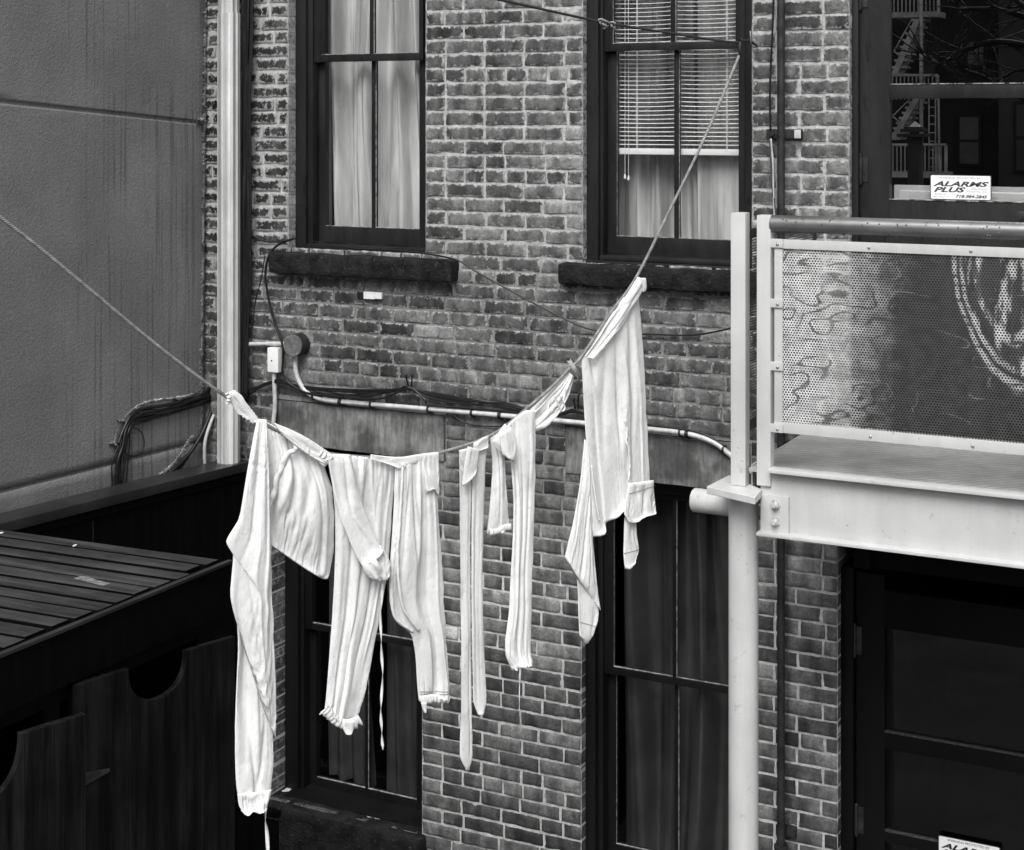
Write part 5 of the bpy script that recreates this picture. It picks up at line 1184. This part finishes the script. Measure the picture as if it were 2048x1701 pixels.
pg = empty('clothes_peg', loff(1132, 735, .04), 'worn grey wooden clothes peg pinching the white petticoat to the line', 'peg')
a, b = loff(1121, 716, .05), loff(1147, 756, .045); ax = (b - a).normalized(); sdv = ax.cross(nr).normalized()
m_peg = M('weathered_peg_wood', .42, .7, var=.5, vs=40, bump=.4, bs=120)
for k in (-1, 1):
    mb = MB(); mb.tube([a + sdv * k * .001, a.lerp(b, .4) + sdv * k * .003, b + sdv * k * .005], [.0075, .007, .004], 10); mb.build('peg_leg', m_peg, pg, smooth=True)
mb = MB(); mb.sphere(a, .0085, 6, (1, 1, .9)); mb.build('peg_head', m_iron, pg, smooth=True)
# --- F nightshirt
F = empty('nightshirt', lp(1230, 1030), 'large white nightshirt hung highest on the line, patched pocket and one drooping sleeve', 'nightshirt')
cloth('shirt_body', F, m_cloth, [(1163, 716), (1167, 790), (1171, 860), (1177, 930), (1184, 1010), (1187, 1074)], [(1274, 558), (1282, 640), (1289, 740), (1294, 850), (1299, 940), (1300, 970)], top=[(1163, 716), (1190, 680), (1230, 615), (1274, 558)],
      bottom=[(1187, 1074), (1206, 1067), (1208, 1048), (1236, 1026), (1250, 1000), (1275, 985), (1300, 970)], T=.020, off=.0, nf=1.6, amp=.012, seed=61, nu=80, wr=.004, slack=.06, folds=((.62, .55, .05, -.018, .0, .6), (.8, .78, .04, -.014, .0, .7), (.42, .3, .06, -.012, .05, .6), (.74, .68, .03, .010, .45, .95), (.9, .9, .04, .008, .0, .9), (.12, .18, .05, -.012, .3, .95)))
cloth('drooping_sleeve', F, m_cloth, [(1171, 880), (1163, 965), (1149, 1045), (1132, 1115)], [(1184, 890), (1188, 980), (1187, 1070), (1192, 1140), (1203, 1222)], bottom=[(1132, 1115), (1148, 1142), (1162, 1166), (1182, 1192), (1203, 1222)], T=.018, off=-.006, nf=.9, amp=.008, seed=63, nu=44, slack=.06, folds=((.5, .7, .05, .010, .1, .5), (.6, .45, .05, -.010, .3, .9)))
sl_ = cloth('sleeve_end', F, m_cloth, [(1157, 1140), (1161, 1180), (1162, 1225), (1164, 1273)], [(1198, 1195), (1203, 1226), (1199, 1248), (1191, 1272)], bottom=[(1164, 1273), (1182, 1296), (1191, 1272)], T=.012, off=-.016, nf=1.2, amp=.007, seed=64, nu=30, slack=.05)
ruffle('side_seam', F, m_cloth, [(1176, 930), (1181, 970), (1187, 1010), (1192, 1040)], 3, .016, 7, .0010, 4, side=-1)
pk_ = cloth('gathered_hem', F, m_cloth, [(1248, 965), (1242, 1000), (1237, 1022), (1247, 1040)], [(1298, 958), (1299, 985), (1301, 1005), (1303, 1024)], bottom=[(1247, 1040), (1258, 1043), (1276, 1030), (1303, 1024)], T=.020, off=.030, nf=2, amp=.010, seed=65, nu=40, nv=44, slack=.20, folds=((.6, .55, .08, -.014, .1, .9),))
ruffle('torn_seam', F, m_cloth, [(1242, 840), (1247, 860), (1245, 880), (1250, 900), (1252, 930), (1250, 960)], 3, .018, 8, .0022, 6, side=-1)
hc_ = cloth('hanging_cuff', F, m_cloth, [(1246, 1034), (1245, 1080), (1244, 1110), (1247, 1137)], [(1269, 1032), (1270, 1065), (1275, 1098), (1267, 1124)], bottom=[(1247, 1137), (1255, 1136), (1267, 1124)], T=.012, off=.010, nf=1.6, amp=.007, seed=67, nu=24, slack=.14)
m_thread = M('grey_stitching', .22, .9, bump=0)
def seam(par_, P0, P1, obj):
    """row of stitching lying on the cloth surface"""
    me_ = obj.data; o_ = rootof(obj).location; V3 = [v.co + o_ for v in me_.vertices]; mb = MB(); pts = []
    for i in range(13):
        x = P0[0] + (P1[0] - P0[0]) * i / 12; y = P0[1] + (P1[1] - P0[1]) * i / 12; t_ = lp(x, y); best = None
        for v_ in V3:
            d_ = v_ - t_; q_ = d_ - nr * d_.dot(nr)
            if q_.length < .009 and (best is None or d_.dot(nr) > best): best = d_.dot(nr)
        if best is not None: pts.append(t_ + nr * (best + .0006))
    if len(pts) > 2: mb.tube(pts, .0009, 5); mb.build('stitching', m_thread, par_, smooth=True)
seam(B, (832, 1384), (890, 1383), rl_); seam(B, (832, 1379), (890, 1378), rl_); seam(F, (1163, 1246), (1198, 1256), sl_); seam(F, (1244, 1106), (1274, 1098), hc_); seam(F, (1247, 985), (1299, 968), pk_)
cloth('rolled_top', F, m_cloth, [(1162, 712), (1185, 680), (1210, 640), (1240, 598), (1268, 553)], [(1180, 716), (1203, 690), (1236, 648), (1262, 605), (1284, 566)], T=.014, off=.026, nf=2.2, amp=.009, seed=69, nu=32, nv=70, crease=.009, folds=((.55, .6, .10, -.014, .1, .9),))
cloth('folded_corner', F, m_cloth, [(1268, 555), (1274, 572), (1276, 584)], [(1281, 555), (1283, 572), (1280, 582)], T=.006, off=.034, nf=1, amp=.003, seed=71, nu=16, nv=12)
# ================================================================== WHAT THE DOOR GLASS MIRRORS (built behind the camera)
GY = Yd + .022; VD = 24.0
def mir(px, py, dv=VD):
    p = atY(px, py, dv); return V((p.x, 2 * GY - p.y, p.z))
m_far = M('far_dark_brick', .03, .85, var=.3, vs=1, bump=0); m_far2 = M('far_pale_render', .08, .85, var=.3, vs=1, bump=0); m_farwin = M('far_window_blind', .14, .6, var=.3, vs=2, bump=0)
m_fe = M('rust_flecked_white_iron', .62, .6, var=.35, vs=4, bump=0)
fbz = empty('apartment_building', V((mir(1990, 200).x, 2 * GY - VD - .5, 0)), 'dark brick apartment block across the yard, seen mirrored in the door glass', 'building')
x0, x1 = mir(1500, 200).x - 22, mir(2002, 200).x; yb = 2 * GY - VD
mb = MB(); mb.box(x0, x1, yb - 6, yb, -.02, 9.5); mb.build('wall', m_far, fbz)
mb = MB(); mb.box(x1 + .01, x1 + 14, yb - 6, yb + .3, -.02, 10.5); mb.build('rendered_wing', m_far2, fbz)
for (a, b, c, d, e) in ((1921, 1958, 235, 328, 1), (1938, 1968, 85, 130, 1), (1846, 1870, 110, 150, 0), (2040, 2075, 210, 340, 0), (1700, 1735, 235, 328, 0), (1600, 1632, 235, 328, 0)):
    p, q2 = mir(a, c), mir(b, d); xx0, xx1 = sorted((p.x, q2.x)); zz0, zz1 = sorted((p.z, q2.z)); yy = yb + (.3 if a > 2000 else 0)
    mb = MB(); mb.box(xx0 - .06, xx1 + .06, yy - .05, yy + .06, zz0 - .06, zz1 + .06); wn = mb.build('window', m_black_cap, fbz)
    mb = MB(); mb.box(xx0, xx1, yy + .061, yy + .075, zz0, zz0 + (zz1 - zz0) * .46); mb.box(xx0, xx1, yy + .061, yy + .07, zz0 + (zz1 - zz0) * .52, zz1); mb.build('pane', m_farwin if e else m_far2, wn)
fesc = empty('fire_escape', V((mir(1840, 200, 22.5).x, 2 * GY - 22.5, 0)), 'white iron fire escape stair and pole mirrored in the upper door glass', 'fire escape')
DV = 22.6
def mt(pts, r, mbx): mbx.tube([mir(x, y, DV) for x, y in pts], r, 6)
mb = MB()
mt([(1842, -120), (1843, 400)], .035, mb); mb.build('pole', m_fe, fesc, smooth=True)
for (l, r_, yp, yr) in ((1700, 1877, 30, -40), (1770, 1892, 346, 290), (1785, 1875, 240, 151)):
    p, q2 = mir(l, yp, DV), mir(r_, yp, DV); mb = MB(); xx0, xx1 = sorted((p.x, q2.x))
    if yr != 151: mb.box(xx0, xx1, p.y - .6, p.y, p.z - .08, p.z + .02)
    mt([(l, yr), (r_, yr)], .025, mb); k = l
    if yr != 151: mt([(r_, yr), (r_, yp)], .03, mb)
    else: mt([(r_, yr), (r_, 200)], .03, mb)
    while k < r_: mt([(k, yr), (k, yp if yr != 151 else 200)], .012, mb); k += 8
    mb.build('landing', m_fe, fesc)
for (xa1, ya1, xb1, yb1) in ((1835, 40, 1790, 148), (1835, 195, 1787, 278)):
    mb = MB(); P0, P1 = mir(xa1, ya1, DV), mir(xb1, yb1, DV); mb.tube([P0, P1], .07, 4); mb.tube([P0 - V((0, .5, 0)), P1 - V((0, .5, 0))], .06, 4)
    for k in range(9): c = P0.lerp(P1, k / 8); mb.box(c.x - .12, c.x + .12, c.y - .5, c.y, c.z - .02, c.z + .02)
    mt([(xa1 - 12, ya1), (xb1 - 2, yb1 - 65 + 20)], .012, mb); mt([(xb1 - 2, yb1 - 45), (xb1 + 16, yb1 - 30)], .015, mb)
    mb.build('stair_flight', m_fe, fesc)
mb = MB(); mt([(1858, 195), (1858, 350)], .012, mb); mt([(1871, 195), (1871, 350)], .012, mb)
for y in range(215, 350, 17): mt([(1858, y), (1871, y)], .01, mb)
mb.build('ladder', m_fe, fesc)
mb = MB(); mt([(1877, 195), (1879, 350)], .02, mb); mb.build('rail_post', m_fe, fesc)
cup = empty('roof_cupola', mir(1829, 340, 19), 'small stepped roof vent with pale pointed cap mirrored in the door', 'vent')
for k, (a, b, y0, y1) in enumerate(((1829, 1831, 243, 243), (1812, 1846, 254, 262), (1806, 1852, 258, 264), (1800, 1856, 268, 274))):
    mb = MB()
    if k == 0: c = mir(1830, 254, 19); t = mir(1830, 243, 19); w_ = abs(mir(1815, 254, 19).x - c.x); mb.tube([c, t], [w_, .01], 4)
    else: p, q2 = mir(a, y0, 19), mir(b, y1, 19); w_ = abs(p.x - q2.x) / 2; c = (p + q2) / 2; mb.box(c.x - w_, c.x + w_, c.y - w_, c.y + w_, min(p.z, q2.z), max(p.z, q2.z))
    mb.build('cap' if k == 0 else 'tier', m_fe if k == 0 else m_far2, cup)
mb = MB(); p, q2 = mir(1818, 274, 19), mir(1840, 420, 19); mb.box(min(p.x, q2.x), max(p.x, q2.x), p.y - .2, p.y + .1, 0, p.z); mb.build('shaft', m_far2, cup)
# bare tree
tree = empty('bare_tree', mir(2190, 1200, 15), 'bare winter tree with twisting branches mirrored in the door glass', 'tree')
tree.location.z = 0; bpy.context.view_layer.update()
m_bark = M('wet_bark', .03, .7, var=.5, vs=8, bump=.3)
q = random.Random(17); mbt = MB()
def branch(mb, p, d, L, r, lv):
    pts = [p]; n = max(4, int(L / .22))
    for i in range(n):
        d = (d + V((q.uniform(-.28, .28), q.uniform(-.28, .28), q.uniform(-.22, .26)))).normalized(); pts.append(pts[-1] + d * (L / n))
    mb.tube(pts, [r * (1 - .75 * i / n) for i in range(n + 1)], 5)
    if lv > 0:
        for i in range(1, n + 1):
            if q.random() < .75:
                dd = (d + V((q.uniform(-1, 1), q.uniform(-1, 1), q.uniform(-.4, .8)))).normalized(); branch(mb, pts[i], dd, L * q.uniform(.3, .6), r * (1 - .7 * i / n) * .55, lv - 1)
tb = tree.location.copy(); ht = mir(2100, 110, 15).z
mbt.tube([tb, tb + V((.1, 0, ht * .5)), tb + V((-.1, .1, ht))], [.16, .13, .09], 8); mbt.build('trunk', m_bark, tree, smooth=True)
mbt = MB()
def bpath(pp, r):
    pts = crom([mir(x, y, 15 + .3 * math.sin(x)) for x, y in pp], 6); mbt.tube(pts, [r * (1 - .7 * i / len(pts)) for i in range(len(pts))], 6)
    for i in range(3, len(pts), 2):
        for k in range(2): branch(mbt, pts[i], V((q.uniform(-1, 1), q.uniform(-.4, .4), q.uniform(-.7, .9))).normalized(), q.uniform(.25, .8), r * .3, 1)
bpath([(2180, 160), (2120, 110), (2048, 90), (1985, 84), (1935, 100), (1905, 115), (1878, 128), (1850, 112), (1836, 98)], .05)
bpath([(2150, 110), (2080, 50), (2020, 25), (1980, 18), (1930, 17), (1905, 5), (1880, -10)], .05)
bpath([(2050, 200), (2000, 175), (1965, 152), (1935, 142), (1922, 130), (1935, 100)], .03)
bpath([(2160, 60), (2060, 20), (2010, -20), (1960, -60)], .05)
bpath([(2150, 190), (2090, 150), (2040, 140), (2000, 160)], .035)
mbt.build('crown', m_bark, tree, smooth=True)
# low dark shrubs/fence opposite keep the ground-floor glass dark
mb = MB(); mb.box(-16, 10, -13.2, -13.1, 0, 1.9); tag(mb.build('yard_fence', m_black_wood, None), 'dark board fence across the far side of the yard behind the viewer', 'fence')
# ================================================================== CAMERA, LIGHT, WORLD
cd = bpy.data.cameras.new('camera'); cam = bpy.data.objects.new('camera', cd); COL.objects.link(cam)
cam.location = CAM; cam.rotation_euler = (math.radians(90), 0, PHI); cd.sensor_width = 36; cd.lens = 36 * FPX / 2048; cd.sensor_fit = 'HORIZONTAL'
cd.shift_x = 0; cd.shift_y = -(850.5 - HY) / 2048; cd.clip_end = 500; cd.clip_start = .05; SC.camera = cam
SUN_EL = math.radians(52); az = Vector((.16, -.98))     # toward the sun, in X/Y
ld = bpy.data.lights.new('sun', 'SUN'); lo = bpy.data.objects.new('sun', ld); COL.objects.link(lo)
ld.energy = 1.6; ld.angle = math.radians(36); ld.color = (1, .985, .965)
az.normalize(); tos = V((az.x * math.cos(SUN_EL), az.y * math.cos(SUN_EL), math.sin(SUN_EL)))
lo.rotation_euler = tos.to_track_quat('Z', 'Y').to_euler(); lo.location = (0, -8, 12)
wd = bpy.data.worlds.new('World'); SC.world = wd; wd.use_nodes = True; t = wd.node_tree; t.nodes.clear()
sky = t.nodes.new('ShaderNodeTexSky'); sky.sky_type = 'NISHITA'; sky.sun_disc = False; sky.sun_elevation = SUN_EL; sky.sun_rotation = math.atan2(az.x, az.y); sky.dust_density = 3
bw = t.nodes.new('ShaderNodeRGBToBW'); bg = t.nodes.new('ShaderNodeBackground'); bg.inputs[1].default_value = .13; ow = t.nodes.new('ShaderNodeOutputWorld')
t.links.new(sky.outputs[0], bw.inputs[0]); t.links.new(bw.outputs[0], bg.inputs[0]); t.links.new(bg.outputs[0], ow.inputs[0])
SC.view_settings.view_transform = 'Standard'; SC.view_settings.look = 'None'; SC.view_settings.exposure = .97; SC.view_settings.gamma = 1.0; SC.view_settings.use_curve_mapping = False
SC.cycles.max_bounces = 8; SC.cycles.transparent_max_bounces = 24; SC.cycles.sample_clamp_indirect = 6
